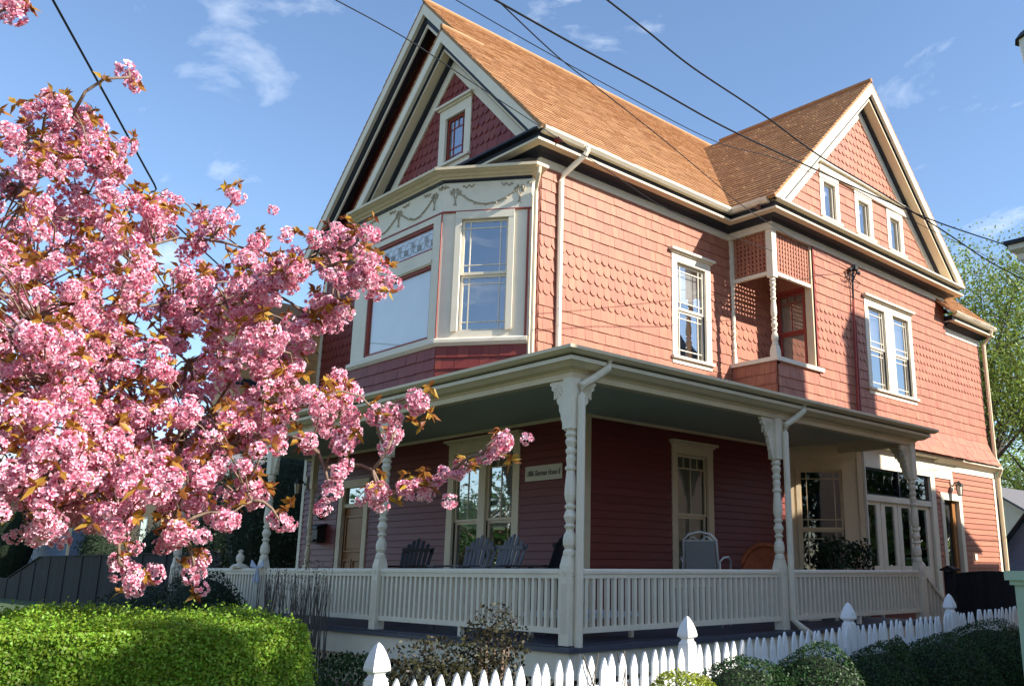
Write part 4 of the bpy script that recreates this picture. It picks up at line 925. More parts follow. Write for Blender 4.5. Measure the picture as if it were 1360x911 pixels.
# round rust-red garden chair
pg = at_x(1016, 740, 1.2); rc = thing('round_chair', 'rust red round backed chair beside the porch post', 'chair', (1.2, pg[1], FLOOR))
def rr(nm, mb, mm='rust', sm=True):
    mb.v = rotz(mb.v, math.radians(35), (1.2, pg[1], FLOOR+.0)); return build(nm, mb, mm, rc, smooth=sm)
mb = MB(); mb.tube([(.40*math.sin(a), -.02-.12*math.cos(a), .86-.42*math.cos(a)) for a in np.linspace(0, 2*math.pi, 25)], .045, 8, cap=False); rr('rim', mb)
mb = MB(); n = 18; mb.v = [(0, .18, .80)]+[(.40*math.sin(2*math.pi*k/n), -.02-.12*math.cos(2*math.pi*k/n), .86-.42*math.cos(2*math.pi*k/n)) for k in range(n)]; mb.f = [(0, 1+k, 1+(k+1) % n) for k in range(n)]; rr('back', mb, sm=False)
for s_ in ((-.25, -.2), (.25, -.2), (-.25, .25), (.25, .25)): mb = MB(); mb.tube([(s_[0]*.7, s_[1]*.7, .6), (s_[0], s_[1], .01)], .02, 6); rr('leg', mb)
# low white table with a small wire lantern
lt_ = thing('low_table', 'low pale blue topped table behind the corner railing', 'table', (1.75, -.6, FLOOR+.014))
mb = MB(); mb.box(1.25, 2.3, -1.15, -.1, FLOOR+.27, FLOOR+.33); build('table_top', mb, 'bow', lt_)
for x in (1.3, 2.21):
    for y in (-1.1, -.19): mb = MB(); mb.box(x, x+.05, y, y+.05, FLOOR+.014, FLOOR+.27); build('leg', mb, 'trim_white', lt_)
ln = thing('wire_lantern', 'small wire lantern standing on the low table', 'lantern', (1.85, -.7, FLOOR+.33))
mb = MB()
for k in range(6): a = k*math.pi/3; mb.tube([(1.85+r_*math.cos(a), -.7+r_*math.sin(a), FLOOR+.33+z) for r_, z in ((.05, 0), (.09, .1), (.08, .2), (.02, .3), (.0, .34))], .006, 4)
build('cage', mb, 'trim_white', ln); mb = MB(); mb.lathe([(.03, 0), (.03, .15)], (1.85, -.7, FLOOR+.331), 8); build('candle', mb, 'trim_white', ln)
# mailbox, wreath and lamps
mp_ = at_y(425, 710, 1.06); mbx = thing('mailbox', 'black wall mailbox between wreath and front door', 'mailbox', (mp_[0], 1.0, 2.2))
mb = MB(); x, z = mp_[0], mp_[2]; mb.box(x-.24, x+.24, .86, 1.065, z-.17, z+.12); build('box', mb, 'dark_metal', mbx)
mb = MB(); mb.prism([(x-.26, 1.065, z+.121), (x-.26, .82, z+.121), (x-.26, .84, z+.18), (x-.26, 1.065, z+.24)], (.52, 0, 0)); build('lid', mb, 'dark_metal', mbx)
mb = MB(); mb.box(x-.18, x+.18, .80, .858, z-.15, z-.1); build('paper_holder', mb, 'dark_metal', mbx)
wp_ = at_y(428, 673, 1.06); mb = MB(); mb.tube([(wp_[0]+.15*math.cos(a), 1.04, wp_[2]+.23*math.sin(a)) for a in np.linspace(0, 2*math.pi, 21)], .055, 7, cap=False)
tag(build('wreath', mb, 'leaf_dark', smooth=True), 'dark oval wreath hung on the wall by the front door', 'wreath')
def wall_lamp(x, y, z, nx, ny, label):
    t = thing('wall_lamp', label, 'lamp', (x, y, z)); n = np.array([nx, ny, 0.])
    p = np.array([x, y, z]); s = np.cross([0, 0, 1], n)
    mb = MB(); mb.obox(p-s*.06+np.array([0, 0, -.1]), s*.12, n*.03, (0, 0, .3)); build('back_plate', mb, 'trim_white', t)
    mb = MB(); mb.tube([p+n*.03, p+n*.10+np.array([0, 0, .09]), p+n*.2+np.array([0, 0, .10])], .015, 6); build('arm', mb, 'dark_metal', t)
    c = p+n*.2; mb = MB(); mb.lathe([(.02, .12), (.025, .09), (.05, .07), (.11, .03), (.115, .02)], c, 8); build('cap', mb, 'dark_metal', t)
    mb = MB(); mb.lathe([(.055, -.2), (.085, .018)], c, 6); build('glass_shade', mb, 'lamp_glass', t)
    mb = MB()
    for k in range(6): a = k*math.pi/3; mb.tube([c+np.array([.057*math.cos(a), .057*math.sin(a), -.2]), c+np.array([.088*math.cos(a), .088*math.sin(a), .02])], .006, 4)
    mb.lathe([(.06, -.22), (.06, -.2)], c, 6); build('cage', mb, 'dark_metal', t)
wall_lamp(W_+.022, 11.95, 3.62, 1, 0, 'black lantern lamp on the red wall above the side door')
lp = at_y(398, 642, 1.0); wall_lamp(-9.3, 1.04, lp[2]-.05, 0, -1, 'black lantern lamp on the wall left of the front door')
# small urn and ribbon on the far railing
up_ = at_y(318, 752, -1.64); mb = MB(); mb.box(up_[0]-.2, up_[0]+.2, -1.73, -1.55, 1.711, 1.74); mb.lathe([(.15, .03), (.12, .06), (.05, .08), (.04, .1), (.07, .13), (.075, .2), (.05, .24), (.03, .27), (.05, .30), (0.01, .33)], (up_[0], -1.64, 1.711), 12)
tag(build('rail_ornament', mb, 'trim_white', smooth=False), 'small white urn ornament standing on the porch rail', 'ornament')
bp_ = at_y(341, 754, -1.76); mb = MB()
for s_ in (-1, 1): mb.prism([(bp_[0], -1.76, bp_[2]), (bp_[0]+s_*.22, -1.77, bp_[2]+.14), (bp_[0]+s_*.26, -1.77, bp_[2]+.02)], (0, .02, 0)); mb.prism([(bp_[0], -1.76, bp_[2]), (bp_[0]+s_*.05, -1.77, bp_[2]-.25), (bp_[0]+s_*.13, -1.77, bp_[2]-.23)], (0, .02, 0))
tag(build('ribbon_bow', mb, 'bow'), 'pale blue ribbon bow tied to the porch rail', 'ribbon')
# potted plants by the angled window
def potted(name, x, y, zb, pot, leafm, spread, h, n, label, m='terracotta', sz=.09):
    t = thing(name, label, 'plant', (x, y, zb)); mb = MB(); mb.lathe([(pot*.75, 0), (pot, pot*1.6), (pot*1.1, pot*1.6), (pot*1.1, pot*1.8), (pot*.95, pot*1.8)], (x, y, zb), 12); build('pot', mb, m, t)
    P, d = shell((x, y, zb+pot*1.8+h*.5), (spread, spread, h*.6), n, .2); leaf_obj('foliage', P, sz, leafm, t)
    mb = MB()
    for k in range(5): a = k*1.3; mb.tube([(x, y, zb+pot*1.6), (x+spread*.5*math.cos(a), y+spread*.5*math.sin(a), zb+pot*1.8+h*.6)], .008, 4)
    build('stems', mb, 'bark', t)
q = at_x(1110, 745, 1.75); q2 = at_x(1142, 745, 1.75); BZ = 1.36
pb = thing('planter_bench', 'white bench carrying the dark plants under the angled window', 'bench', (1.75, (q[1]+q2[1])/2, FLOOR+.014))
mb = MB(); mb.box(1.5, 2.0, q[1]-.45, q2[1]+.4, BZ-.05, BZ); build('bench_top', mb, 'trim_white', pb)
for x in (1.52, 1.93):
    for y in (q[1]-.42, q2[1]+.33): mb = MB(); mb.box(x, x+.05, y, y+.05, FLOOR+.014, BZ-.05); build('leg', mb, 'trim_white', pb)
potted('porch_plant', 1.75, q[1], BZ, .16, 'leaf_dark', .42, .62, 420, 'dark leafy plant in a white pot below the angled window', 'trim_white', .11)
potted('porch_plant', 1.75, q2[1], BZ, .14, 'leaf_dark', .30, .62, 300, 'smaller dark leafy plant before the glazed doors', 'trim_white', .10)
q = at_x(1066, 745, 1.5); potted('porch_plant', 1.5, q[1], FLOOR+.3, .15, 'leaf_dark', .14, .4, 24, 'sparse plant in a terracotta pot beside the porch post', 'terracotta', .1)
mb = MB(); mb.box(1.3, 1.7, q[1]-.2, q[1]+.2, FLOOR+.014, FLOOR+.3); tag(build('plant_stand', mb, 'trim_white'), 'white box stand under the terracotta pot', 'stand')

# ------------------------------------------------------------------ picket fence along the side street
FX = 5.5; fence = thing('picket_fence', 'white picket fence with gothic post tops beside the pavement', 'fence', (FX, -1, gz(-1)))
posts = [-5.83, -2.87, -.28, 2.07, 4.45, 6.85]
pk = MB(); pw = .036
pk.prism([(0, -pw, 0), (0, pw, 0), (0, pw, .86), (0, pw*1.02, .90), (0, pw*.45, .97), (0, 0, 1.0), (0, -pw*.45, .97), (0, -pw*1.02, .90), (0, -pw, .86)], (.02, 0, 0))
pk_me = bpy.data.meshes.new('picket'); pk_me.from_pydata(pk.v, [], pk.f); pk_me.update(); pk_me.materials.append(MATS['fence_white'])
for a, b in zip(posts[:-1], posts[1:]):
    n = int((b-a-.12)/.113)
    for k in range(n):
        y = a+.06+(b-a-.12)*(k+.5)/n; o = bpy.data.objects.new('picket', pk_me); COL.objects.link(o); o.parent = fence; o.matrix_parent_inverse = Matrix.Translation(-fence.location)
        o.location = (FX, y, gz(y)+.02+random.uniform(-.006, .006)); o.rotation_euler = (random.uniform(-.022, .022), random.uniform(-.015, .015), random.uniform(-.03, .03)); o.scale = (1, random.uniform(.93, 1.05), random.uniform(.985, 1.012))
    for z in (.28, .74):
        mb = MB(); mb.prism([(FX-.04, a+.05, gz(a)+z), (FX, a+.05, gz(a)+z), (FX, a+.05, gz(a)+z+.07), (FX-.04, a+.05, gz(a)+z+.07)], (0, b-a-.1, gz(b)-gz(a))); build('rail', mb, 'fence_white', fence)
for y in posts:
    z0 = gz(y); s = .055; mb = MB(); mb.box(FX-.075, FX+.035, y-s, y+s, z0-.02, z0+1.02); cx, cy = FX-.02, y
    p = build('post', mb, 'fence_white', fence)
    mb = MB(); rings = [(1.02, .055), (1.035, .058), (1.05, .045), (1.065, .040), (1.08, .052), (1.085, .066), (1.10, .068), (1.14, .060), (1.19, .042), (1.23, .022), (1.25, .006)]
    for z, r in [(z, r*.9) for z, r in rings]: mb.v += [(cx-r, cy-r, z0+z), (cx+r, cy-r, z0+z), (cx+r, cy+r, z0+z), (cx-r, cy+r, z0+z)]
    for j in range(len(rings)-1):
        for k in range(4): mb.f.append((4*j+k, 4*j+(k+1) % 4, 4*j+4+(k+1) % 4, 4*j+4+k))
    j = 4*(len(rings)-1); mb.f.append((j, j+1, j+2, j+3)); build('finial', mb, 'fence_white', p)
vine = thing('dry_vine', 'dry brown vine twined through the pickets', 'vine', (FX, -3.7, gz(-3.7)))
mb = MB(); y0 = at_x(815, 870, FX)[1]
for k in range(4):
    P = [(FX+.02+.03*math.sin(t*9+k), y0+.12*k-.25+.14*math.sin(t*4+k*2), gz(-3.7)+.3+.75*t-.12*math.sin(t*3)) for t in np.linspace(0, 1, 14)]; mb.tube(P, .006, 4)
build('stems', mb, 'bark_grey', vine)

# dark arched gate beyond the porch
gate = thing('dark_gate', 'dark arched board gate between porch stair and picket fence', 'gate', (3.2, 8.5, gz(8.5)))
n = 14; gx0, gx1 = 2.60, 4.10; g0 = gz(8.5)
for k in range(n):
    a = gx0+(gx1-gx0)*k/n; b = gx0+(gx1-gx0)*(k+1)/n-.006; f = lambda x: 1.60+.10*(1-((x-3.25)/.9)**2)
    mb = MB(); mb.prism([(a, 8.5, g0+.05), (b, 8.5, g0+.05), (b, 8.5, f(b)), (a, 8.5, f(a))], (0, .03, 0)); build('board', mb, 'fence_dark', gate, rnd=[random.random()]*6)
mb = MB(); mb.box(gx0, gx1, 8.531, 8.57, .5, .6); mb.box(gx0, gx1, 8.531, 8.57, 1.3, 1.4); build('rail', mb, 'fence_dark', gate)
for x in (2.49, 4.22):
    mb = MB(); mb.box(x-.09, x+.09, 8.44, 8.62, g0-.02, 1.70); p = build('post', mb, 'fence_dark', gate); mb = MB(); mb.box(x-.14, x+.14, 8.39, 8.67, 1.702, 1.74); mb.prism([(x-.12, 8.41, 1.741), (x+.12, 8.41, 1.741), (x, 8.41, 1.80)], (0, .24, 0)); build('post_cap', mb, 'fence_dark', p)
# pale green pier by the neighbouring lot
gp = at_d(1351, 760, 9.0); gx, gy = gp[0]+.17, gp[1]+.05; pier = thing('green_pier', 'pale green painted square pier with a moulded cap', 'pier', (gx, gy, gz(gy)))
mb = MB(); mb.box(gx-.16, gx+.16, gy-.16, gy+.16, gz(gy)-.02, 1.58); build('shaft', mb, 'green_paint', pier)
mb = MB(); mb.box(gx-.19, gx+.19, gy-.19, gy+.19, 1.581, 1.62); mb.box(gx-.22, gx+.22, gy-.22, gy+.22, 1.621, 1.70); build('cap', mb, 'green_paint', pier)
mb = MB(); mb.box(gx-.1, gx+.1, gy-.172, gy-.161, .4, 1.4); build('panel', mb, 'green_paint', pier)

# ------------------------------------------------------------------ hedge, boxwoods, shrubs
hg = thing('clipped_hedge', 'bright green box clipped hedge standing before the cherry tree', 'hedge', (6.2, -9.5, 0))
HX0, HX1, HY0, HY1, HZ = 5.65, 6.7, -12.5, at_x(408, 822, 6.65)[1], 1.455
mb = MB(); mb.box(HX0+.12, HX1-.12, HY0+.1, HY1-.12, -.1, HZ-.13); build('branches', mb, 'core_green', hg)
Ps = []; Ns = []
def face(n, o, a, b, nn):
    u, v = RNG.random((2, n)); P = np.asarray(o)+np.outer(u, a)+np.outer(v, b); bumps = .02*(np.sin(P[:, 0]*7+P[:, 2]*6)+np.sin(P[:, 1]*6.3+1)+np.sin(P[:, 2]*9+P[:, 1]*4)); P += np.outer(bumps+RNG.normal(0, .02, n), nn)
    Ps.append(P); Ns.append(np.tile(nn, (n, 1)))
DY, DX = HY1-HY0, HX1-HX0
YV = -8.6
def soften(P):
    e = np.maximum(0, P[:, 2]-(HZ-.10)); P[:, 0] -= np.where(P[:, 0] > HX1-.15, e*.2, 0); P[:, 1] -= np.where(P[:, 1] > HY1-.15, e*.2, 0); return P
UX, UYp, UZ = np.eye(3)
face(75000, (HX1, YV, .9), (0, HY1-YV, 0), (0, 0, HZ-.9), UX); face(75000, (HX0, YV, HZ), (DX, 0, 0), (0, HY1-YV, 0), UZ); face(26000, (HX0, HY1, 0), (DX, 0, 0), (0, 0, HZ), UYp)
leaf_obj('foliage', soften(np.concatenate(Ps)), .0165, 'leaf_hedge', hg, .6, nrm=np.concatenate(Ns)); Ps.clear(); Ns.clear()
face(9000, (HX1, YV, 0), (0, HY1-YV, 0), (0, 0, .9), UX); face(14000, (HX1, HY0, 0), (0, YV-HY0, 0), (0, 0, HZ), UX); face(12000, (HX0, HY0, HZ), (DX, 0, 0), (0, YV-HY0, 0), UZ); face(12000, (HX0, HY0, 0), (0, DY, 0), (0, 0, HZ), -UX); face(3000, (HX0, HY0, 0), (DX, 0, 0), (0, 0, HZ), -UYp)
leaf_obj('foliage', np.concatenate(Ps), .036, 'leaf_hedge', hg, .6, nrm=np.concatenate(Ns))
spr = RNG.random((420, 3))*np.array([DX, HY1+9.3, .10])+np.array([HX0, -9.3, HZ]); leaf_obj('new_shoots', spr, .02, 'leaf_hedge', hg, .45)

def shrub(name, c, r, n, size, leafm, label, cat='shrub', group=None, core=True, inner=.78, asp=.55):
    zb = gz(c[1]); t = thing(name, label, cat, (c[0], c[1], zb), group)
    mb = MB()
    if core: blob(mb, c, np.asarray(r)*.80); 
    for k in range(5): a = k*1.26; mb.tube([(c[0]+.05*math.cos(a), c[1]+.05*math.sin(a), zb-.02), (c[0]+r[0]*.4*math.cos(a), c[1]+r[1]*.4*math.sin(a), c[2])], .02, 5)
    build('branches', mb, 'core_green' if core else 'bark', t)
    P, d = shell(c, r, n, inner); k = P[:, 2] > zb; leaf_obj('foliage', P[k], size, leafm, t, asp, nrm=d[k] if core else None)
    return t
bx = [(985, 866, .50, 'green boxwood mound behind the yellow green mound'), (1085, 853, .52, 'rounded boxwood next to the mound with a dead patch'), (1050, 878, .36, 'low boxwood mound with a dead patch on its side'), (1165, 852, .50, 'round boxwood in shade before the second picket post'), (1190, 842, .20, 'small boxwood tuft rising against the pickets'), (1245, 840, .62, 'large boxwood mound before the third picket post'), (1310, 822, .66, 'tall boxwood mound at the dark end of the row'), (1350, 830, .7, 'last boxwood of the row next to the green pier')]
for k, (px, py, r, lab) in enumerate(bx):
    p = at_x(px, py, 6.15+.12*(k % 2)); zt = p[2]; zb = gz(p[1]); hh = (zt-zb)/2
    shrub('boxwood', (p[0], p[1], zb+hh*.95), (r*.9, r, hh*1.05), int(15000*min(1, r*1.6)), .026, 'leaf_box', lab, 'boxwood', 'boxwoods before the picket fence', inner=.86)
p = at_x(905, 893, 6.6); shrub('boxwood', (6.6, p[1], p[2]*.5), (.42, .42, p[2]*.52), 13000, .026, 'leaf_sunlit', 'sunlit yellow green boxwood mound at the foot of the fence', 'boxwood', 'boxwoods before the picket fence', inner=.86)
p = at_x(608, 845, 3.7); shrub('flowering_shrub', (3.6, p[1]-.1, .62), (.66, .66, .56), 4200, .045, 'leaf_shrub', 'loose reddish brown shrub between fence and porch corner', core=False, inner=.15)
p = at_x(640, 830, 3.7); shrub('flowering_shrub', (3.7, p[1]+.15, 1.0), (.34, .34, .42), 1500, .042, 'leaf_shrub', 'taller sprig of reddish leaves rising before the balusters', core=False, inner=.1)
p = at_y(270, 785, -2.6); shrub('dark_shrub', (p[0], -2.6, .85), (1.1, .7, .85), 5000, .06, 'leaf_dark', 'dark rounded shrub before the far porch railing', inner=.6)
p = at_y(155, 800, -2.8); shrub('dark_shrub', (p[0], -2.4, .7), (1.9, .7, .75), 5000, .06, 'leaf_dark', 'low dark spreading shrub before the dark board fence', inner=.6)
p = at_y(450, 890, -2.6); shrub('dark_shrub', (p[0]+.2, -2.5, .3), (.9, .4, .38), 2400, .05, 'leaf_box', 'small green plant at the foot of the skirt lattice', inner=.4, core=False)
for lab, px0, px1 in (('bare twiggy shrub crowding the porch railing', 360, 440), ('bare brown twigs before the end of the railing', 230, 262)):
    p0, p1 = at_y(px0, 780, -2.2), at_y(px1, 780, -2.2); t = thing('bare_shrub', lab, 'shrub', ((p0[0]+p1[0])/2, -2.2, 0)); mb = MB()
    for k in range(70):
        x = random.uniform(p0[0], p1[0]); y = -2.25+random.uniform(-.2, .12); h = random.uniform(1.3, 1.78); l = random.uniform(-.28, .28)
        mb.tube([(x-l*.4, y, 0), (x+l*.3, y+random.uniform(-.05, .05), h*.55), (x+l, y, h)], [.012, .009, .004], 4)
        if k % 2: mb.tube([(x+l*.3, y, h*.55), (x+l*.3+random.uniform(-.2, .2), y+random.uniform(-.1, .1), h*.9)], [.006, .003], 4)
    build('twigs', mb, 'bark_grey', t, kind='stuff')
    P = RNG.random((500, 3))*np.array([p1[0]-p0[0], .3, .45])+np.array([p0[0], -2.4, 1.38]); leaf_obj('buds', P, .03, 'leaf_shrub', t)
# ------------------------------------------------------------------ service mast and wires
mast = thing('service_mast', 'electric service mast and cable bundle on the wing wall', 'electric mast', (W_+.06, 7.93, 4.7))
mb = MB(); mb.tube([(W_+.07, 7.80, 4.75), (W_+.07, 7.86, 6.8), (W_+.07, 7.90, 7.35)], .026, 7); mb.tube([(W_+.06, 7.92, 4.75), (W_+.06, 7.96, 6.9)], .02, 6); build('conduit', mb, 'redtrim', mast)
mb = MB(); mb.tube([(W_+.07, 7.90, 7.35), (W_+.07, 7.92, 7.75), (W_+.09, 7.93, 8.0)], .022, 6)
for k in range(9):
    a = random.uniform(0, 6.28); r_ = random.uniform(.08, .28); c0 = (W_+.09, 7.93, random.uniform(7.8, 8.05))
    mb.tube([c0, (W_+.16, 7.93+r_*math.cos(a), c0[2]+.12*math.sin(a)), (W_+.10, 7.93+r_*1.3*math.cos(a)-.1, c0[2]-.25*random.random())], .010, 5)
build('cables', mb, 'wire', mast)
mb = MB(); mb.lathe([(.02, -.03), (.085, .0), (.09, .07), (.05, .12)], (W_+.12, 7.93, 8.0), 9)
for k in (-.16, .12, .2): mb.lathe([(.02, 0), (.035, .02), (.035, .06), (.02, .08)], (W_+.12, 7.93+k, 7.95), 7)
build('weatherhead', mb, 'dark_metal', mast)
def wire(pts, xs, r, label, end=None):
    """points on vertical planes x = xs, smoothed"""
    P = [at_x(px, py, x) for (px, py), x in zip(pts, xs)]
    # extend past the frame at the start
    E0 = P[0]-P[1]; E0 = P[0]+E0/np.linalg.norm(E0)*22; E1 = None
    if end is not None: P.append(np.asarray(end))
    else: E1 = P[-1]-P[-2]; E1 = P[-1]+E1/np.linalg.norm(E1)*14
    Q = []
    for i in range(len(P)-1):
        p0, p1, p2, p3 = P[max(i-1, 0)], P[i], P[i+1], P[min(i+2, len(P)-1)]
        for t in np.linspace(0, 1, 8, endpoint=False): Q.append(.5*((2*p1)+(-p0+p2)*t+(2*p0-5*p1+4*p2-p3)*t*t+(-p0+3*p1-3*p2+p3)*t**3))
    Q = [E0]+Q+[P[-1]]+([E1] if E1 is not None else []); return tag(build('overhead_wire', MB().tube(Q, r, 5), 'wire'), label, 'wire')
wire([(445, 0), (540, 52), (620, 105), (712, 165), (800, 222), (900, 285)], np.linspace(4.5, 2.0, 6), .006, 'thin wire dropping past the front gable to the balcony column', (W_+.02, 5.06, 7.72))
wire([(605, 0), (700, 55), (800, 110), (950, 188), (1060, 222), (1250, 312)], [6]*6, .004, 'thinnest overhead wire crossing the main roof ridge')
wire([(657, 0), (760, 58), (860, 112), (960, 168), (1060, 215), (1160, 260), (1250, 297), (1331, 324)], [6]*8, .009, 'thick black overhead wire running to the white cornice')
wire([(660, 0), (740, 75), (800, 122), (880, 185), (940, 235), (990, 276), (1060, 320)], np.linspace(5.0, 2.0, 7), .007, 'twisted service cable running down to the mast on the wing', (W_+.1, 7.9, 8.0))
wire([(806, 0), (860, 42), (920, 90), (1010, 150), (1085, 205), (1160, 250), (1250, 305), (1310, 345), (1360, 372)], [6]*9, .009, 'sagging black cable passing the wing gable and tree')
wire([(70, 0), (150, 145), (205, 245), (240, 305)], [3.5, 2.4, 1.4, .7], .010, 'single black wire behind the cherry blossom', (-8.2, .5, 6.4))

# ------------------------------------------------------------------ neighbour to the right (its cornice corner shows, its bulk shades the side porch)
nb = thing('white_neighbour_house', 'white house with boxed cornice, only its eave corner showing', 'house', (11, 8, gz(8)))
EC = at_d(1331, 324, 12.75)      # upper corner of the cornice
ex, ey, ez = EC
mb = MB(); mb.box(ex+.75, 17.5, ey+.75, 17.0, -.1, ez-.35); build('wall', mb, 'trim_white', nb)
path = [(ex+.75, 17.0), (ex+.75, ey+.75), (17.5, ey+.75)]
path = path[::-1]
path = [(ex+.75, 17.0), (ex+.75, ey+.75), (17.5, ey+.75)]
def nsweep(prof, m, nm):     # outward is left of travel here, so mirror
    build(nm, MB().sweep(path, [(d, z) for d, z in prof]), m, nb)
nsweep([(0, ez-.30), (.55, ez-.30), (.62, ez-.22), (.62, ez-.14), (.70, ez-.09), (.70, ez-.02), (0, ez-.02)], 'trim_white', 'cornice')
nsweep([(0, ez-.018), (.74, ez-.018), (.74, ez+.03), (0, ez+.05)], 'navy', 'roof_edge')
mb = MB(); mb.box(ex+.3, 17.6, ey+.3, 17.2, ez+.02, ez+.06); build('flat_roof', mb, 'grey_roof', nb)
NX, NZ, NY0, NY1 = 12.6, 11.75, 3.3, 16.6
mb = MB(); mb.prism([(8.6, NY0, ez+.06), (17.4, NY0, ez+.06), (17.4, NY0, 7.0), (NX, NY0, NZ), (8.6, NY0, 7.6)], (0, NY1-NY0, 0)); build('upper_storey', mb, 'trim_white', nb)
for s_ in (-1, 1):
    mb = MB(); x1 = 8.2 if s_ < 0 else 17.8; z1 = 7.3 if s_ < 0 else 6.7; mb.prism([(NX, NY0-.3, NZ+.05), (x1, NY0-.3, z1), (x1, NY0-.3, z1-.1), (NX, NY0-.3, NZ-.05)], (0, NY1-NY0+.6, 0)); build('roof', mb, 'grey_roof', nb)
for (ya, yb, zt) in ((10.45, 11.55, 13.95), (13.45, 14.25, 14.95)):
    mb = MB(); mb.box(NX-.35, NX+.35, ya, yb, NZ-.8, zt); mb.box(NX-.42, NX+.42, ya-.06, yb+.06, zt, zt+.0001+.12); build('chimney', mb, 'brick', nb)

# ------------------------------------------------------------------ behind the house, right
def tree(name, base, trunk_h, crown_c, crown_r, n, size, leafm, barkm, label, limbs=9, clumps=40, tr=.18):
    t = thing(name, label, 'tree', base); base = np.asarray(base, float); cc = np.asarray(crown_c, float); cr_ = np.asarray(crown_r, float)
    mb = MB(); top = base+np.array([0, 0, trunk_h]); mb.tube([base-np.array([0, 0, .1]), base+(top-base)*.5+np.array([.08, .05, 0]), top, cc+np.array([0, 0, cr_[2]*.35])], [tr, tr*.8, tr*.65, tr*.15], 8)
    cl = []
    for k in range(clumps):
        d = RNG.normal(size=3); d /= np.linalg.norm(d); c = cc+d*cr_*RNG.uniform(.35, .95); cl.append(c)
        s = base+np.array([0, 0, trunk_h*random.uniform(.75, 1.0)]) if k % 2 else cc+np.array([0, 0, cr_[2]*random.uniform(-.5, .1)])
        m_ = (s+c)/2+RNG.normal(size=3)*.25; 
        if k < limbs*4: mb.tube([s, m_, c], [tr*.35, tr*.2, tr*.05], 5)
    build('trunk', mb, barkm, t)
    P = []; rr_ = max(cr_)*.27
    for c in cl: P.append(c+RNG.normal(size=(n//clumps, 3))*rr_*.55)
    P = np.concatenate(P); leaf_obj('crown', P, size, leafm, t, .6)
    return t
b = at_d(1322, 700, 34); b[2] = gz(b[1])
cc = at_d(1300, 455, 35); hh = at_d(1300, 290, 35)[2]-at_d(1300, 455, 35)[2]
tree('leafing_tree', b, 5.5, cc, (3.4, 3.4, hh*.98), 26000, .12, 'leaf_tree', 'bark_grey', 'tall tree in pale green spring leaf behind the house', clumps=110, tr=.22)
cc = at_d(1370, 520, 37); b2 = np.array([cc[0], cc[1], gz(cc[1])])
tree('leafing_tree', b2, 4.5, cc, (3.0, 3.0, 3.0), 12000, .12, 'leaf_tree', 'bark_grey', 'second pale green tree at the lot edge behind the gate', clumps=60)
cc = at_d(1352, 640, 60); tree('olive_tree', (cc[0], cc[1], gz(cc[1])), 3, cc, (4.5, 4, 3.2), 9000, .2, 'leaf_tree', 'bark_grey', 'distant olive tree above the white shed roof', clumps=50)
def simple_house(name, c, w, d, h, rh, wallm, roofm, label, axis=0, winn=2):
    t = thing(name, label, 'house', (c[0], c[1], gz(c[1]))); zb = gz(c[1])-.1
    mb = MB(); mb.box(c[0]-w/2, c[0]+w/2, c[1]-d/2, c[1]+d/2, zb, h)
    if axis == 0: mb.prism([(c[0]-w/2, c[1]-d/2, h), (c[0]+w/2, c[1]-d/2, h), (c[0], c[1]-d/2, h+rh)], (0, d, 0))
    else: mb.prism([(c[0]-w/2, c[1]-d/2, h), (c[0]-w/2, c[1]+d/2, h), (c[0]-w/2, c[1], h+rh)], (w, 0, 0))
    build('wall', mb, wallm, t); L_ = math.hypot(w/2 if axis == 0 else d/2, rh)
    for s_ in (-1, 1):
        mb = MB()
        if axis == 0: mb.prism([(c[0], c[1]-d/2-.3, h+rh+.12), (c[0]+s_*(w/2+.4), c[1]-d/2-.3, h-.4*rh/(w/2)+.1), (c[0]+s_*(w/2+.4), c[1]-d/2-.3, h-.4*rh/(w/2)-.02), (c[0], c[1]-d/2-.3, h+rh+.01)], (0, d+.6, 0))
        else: mb.prism([(c[0]-w/2-.3, c[1], h+rh+.12), (c[0]-w/2-.3, c[1]+s_*(d/2+.4), h-.4*rh/(d/2)+.1), (c[0]-w/2-.3, c[1]+s_*(d/2+.4), h-.4*rh/(d/2)-.02), (c[0]-w/2-.3, c[1], h+rh+.01)], (w+.6, 0, 0))
        build('roof', mb, roofm, t)
    for k in range(winn):
        for (fr, hw) in ((Frame((c[0]+w/2, c[1]), (1, 0)), d), (Frame((c[0], c[1]-d/2), (0, -1)), w)):
            u = (k+.5)/winn*hw-hw/2; mb = MB(); fr.box(mb, u-.5, u+.5, .001, .05, h*.4, h*.8); wn = build('window', mb, 'trim_white', t); mb = MB(); fr.box(mb, u-.42, u+.42, .0505, .056, h*.42, h*.78); build('pane', mb, 'glass_dark', wn)
            mb = MB(); fr.box(mb, u-.42, u+.42, .056, .07, h*.59, h*.61); build('meeting_rail', mb, 'trim_white', wn)
    return t
p = at_d(1338, 700, 48); simple_house('white_shed', (p[0]-.6, p[1]+2, 0), 5, 6, 4.0, 1.6, 'trim_white', 'grey_roof', 'white outbuilding with grey roof seen past the rear corner', 0)
p = at_d(1372, 690, 36); simple_house('dark_roof_garage', (p[0]+2.6, p[1]+2, 0), 6, 7, 2.6, 3.4, 'blue_siding', 'navy', 'garage with steep dark roof beyond the wooden fence', 0, 1)
bf = thing('wood_fence', 'brown board fence seen past the rear corner of the house', 'fence', (2, 24, gz(24)))
fx0 = at_y(1350, 750, 24)[0]-3.5
for k in range(60):
    x = fx0+.16*k; mb = MB(); mb.box(x, x+.152, 24, 24.025, gz(24)-.05, gz(24)+1.75+random.uniform(-.01, .01)); build('board', mb, 'doorwood', bf)
mb = MB(); mb.box(fx0, fx0+9.6, 24.026, 24.06, gz(24)+.4, gz(24)+.5); build('rail', mb, 'doorwood', bf)

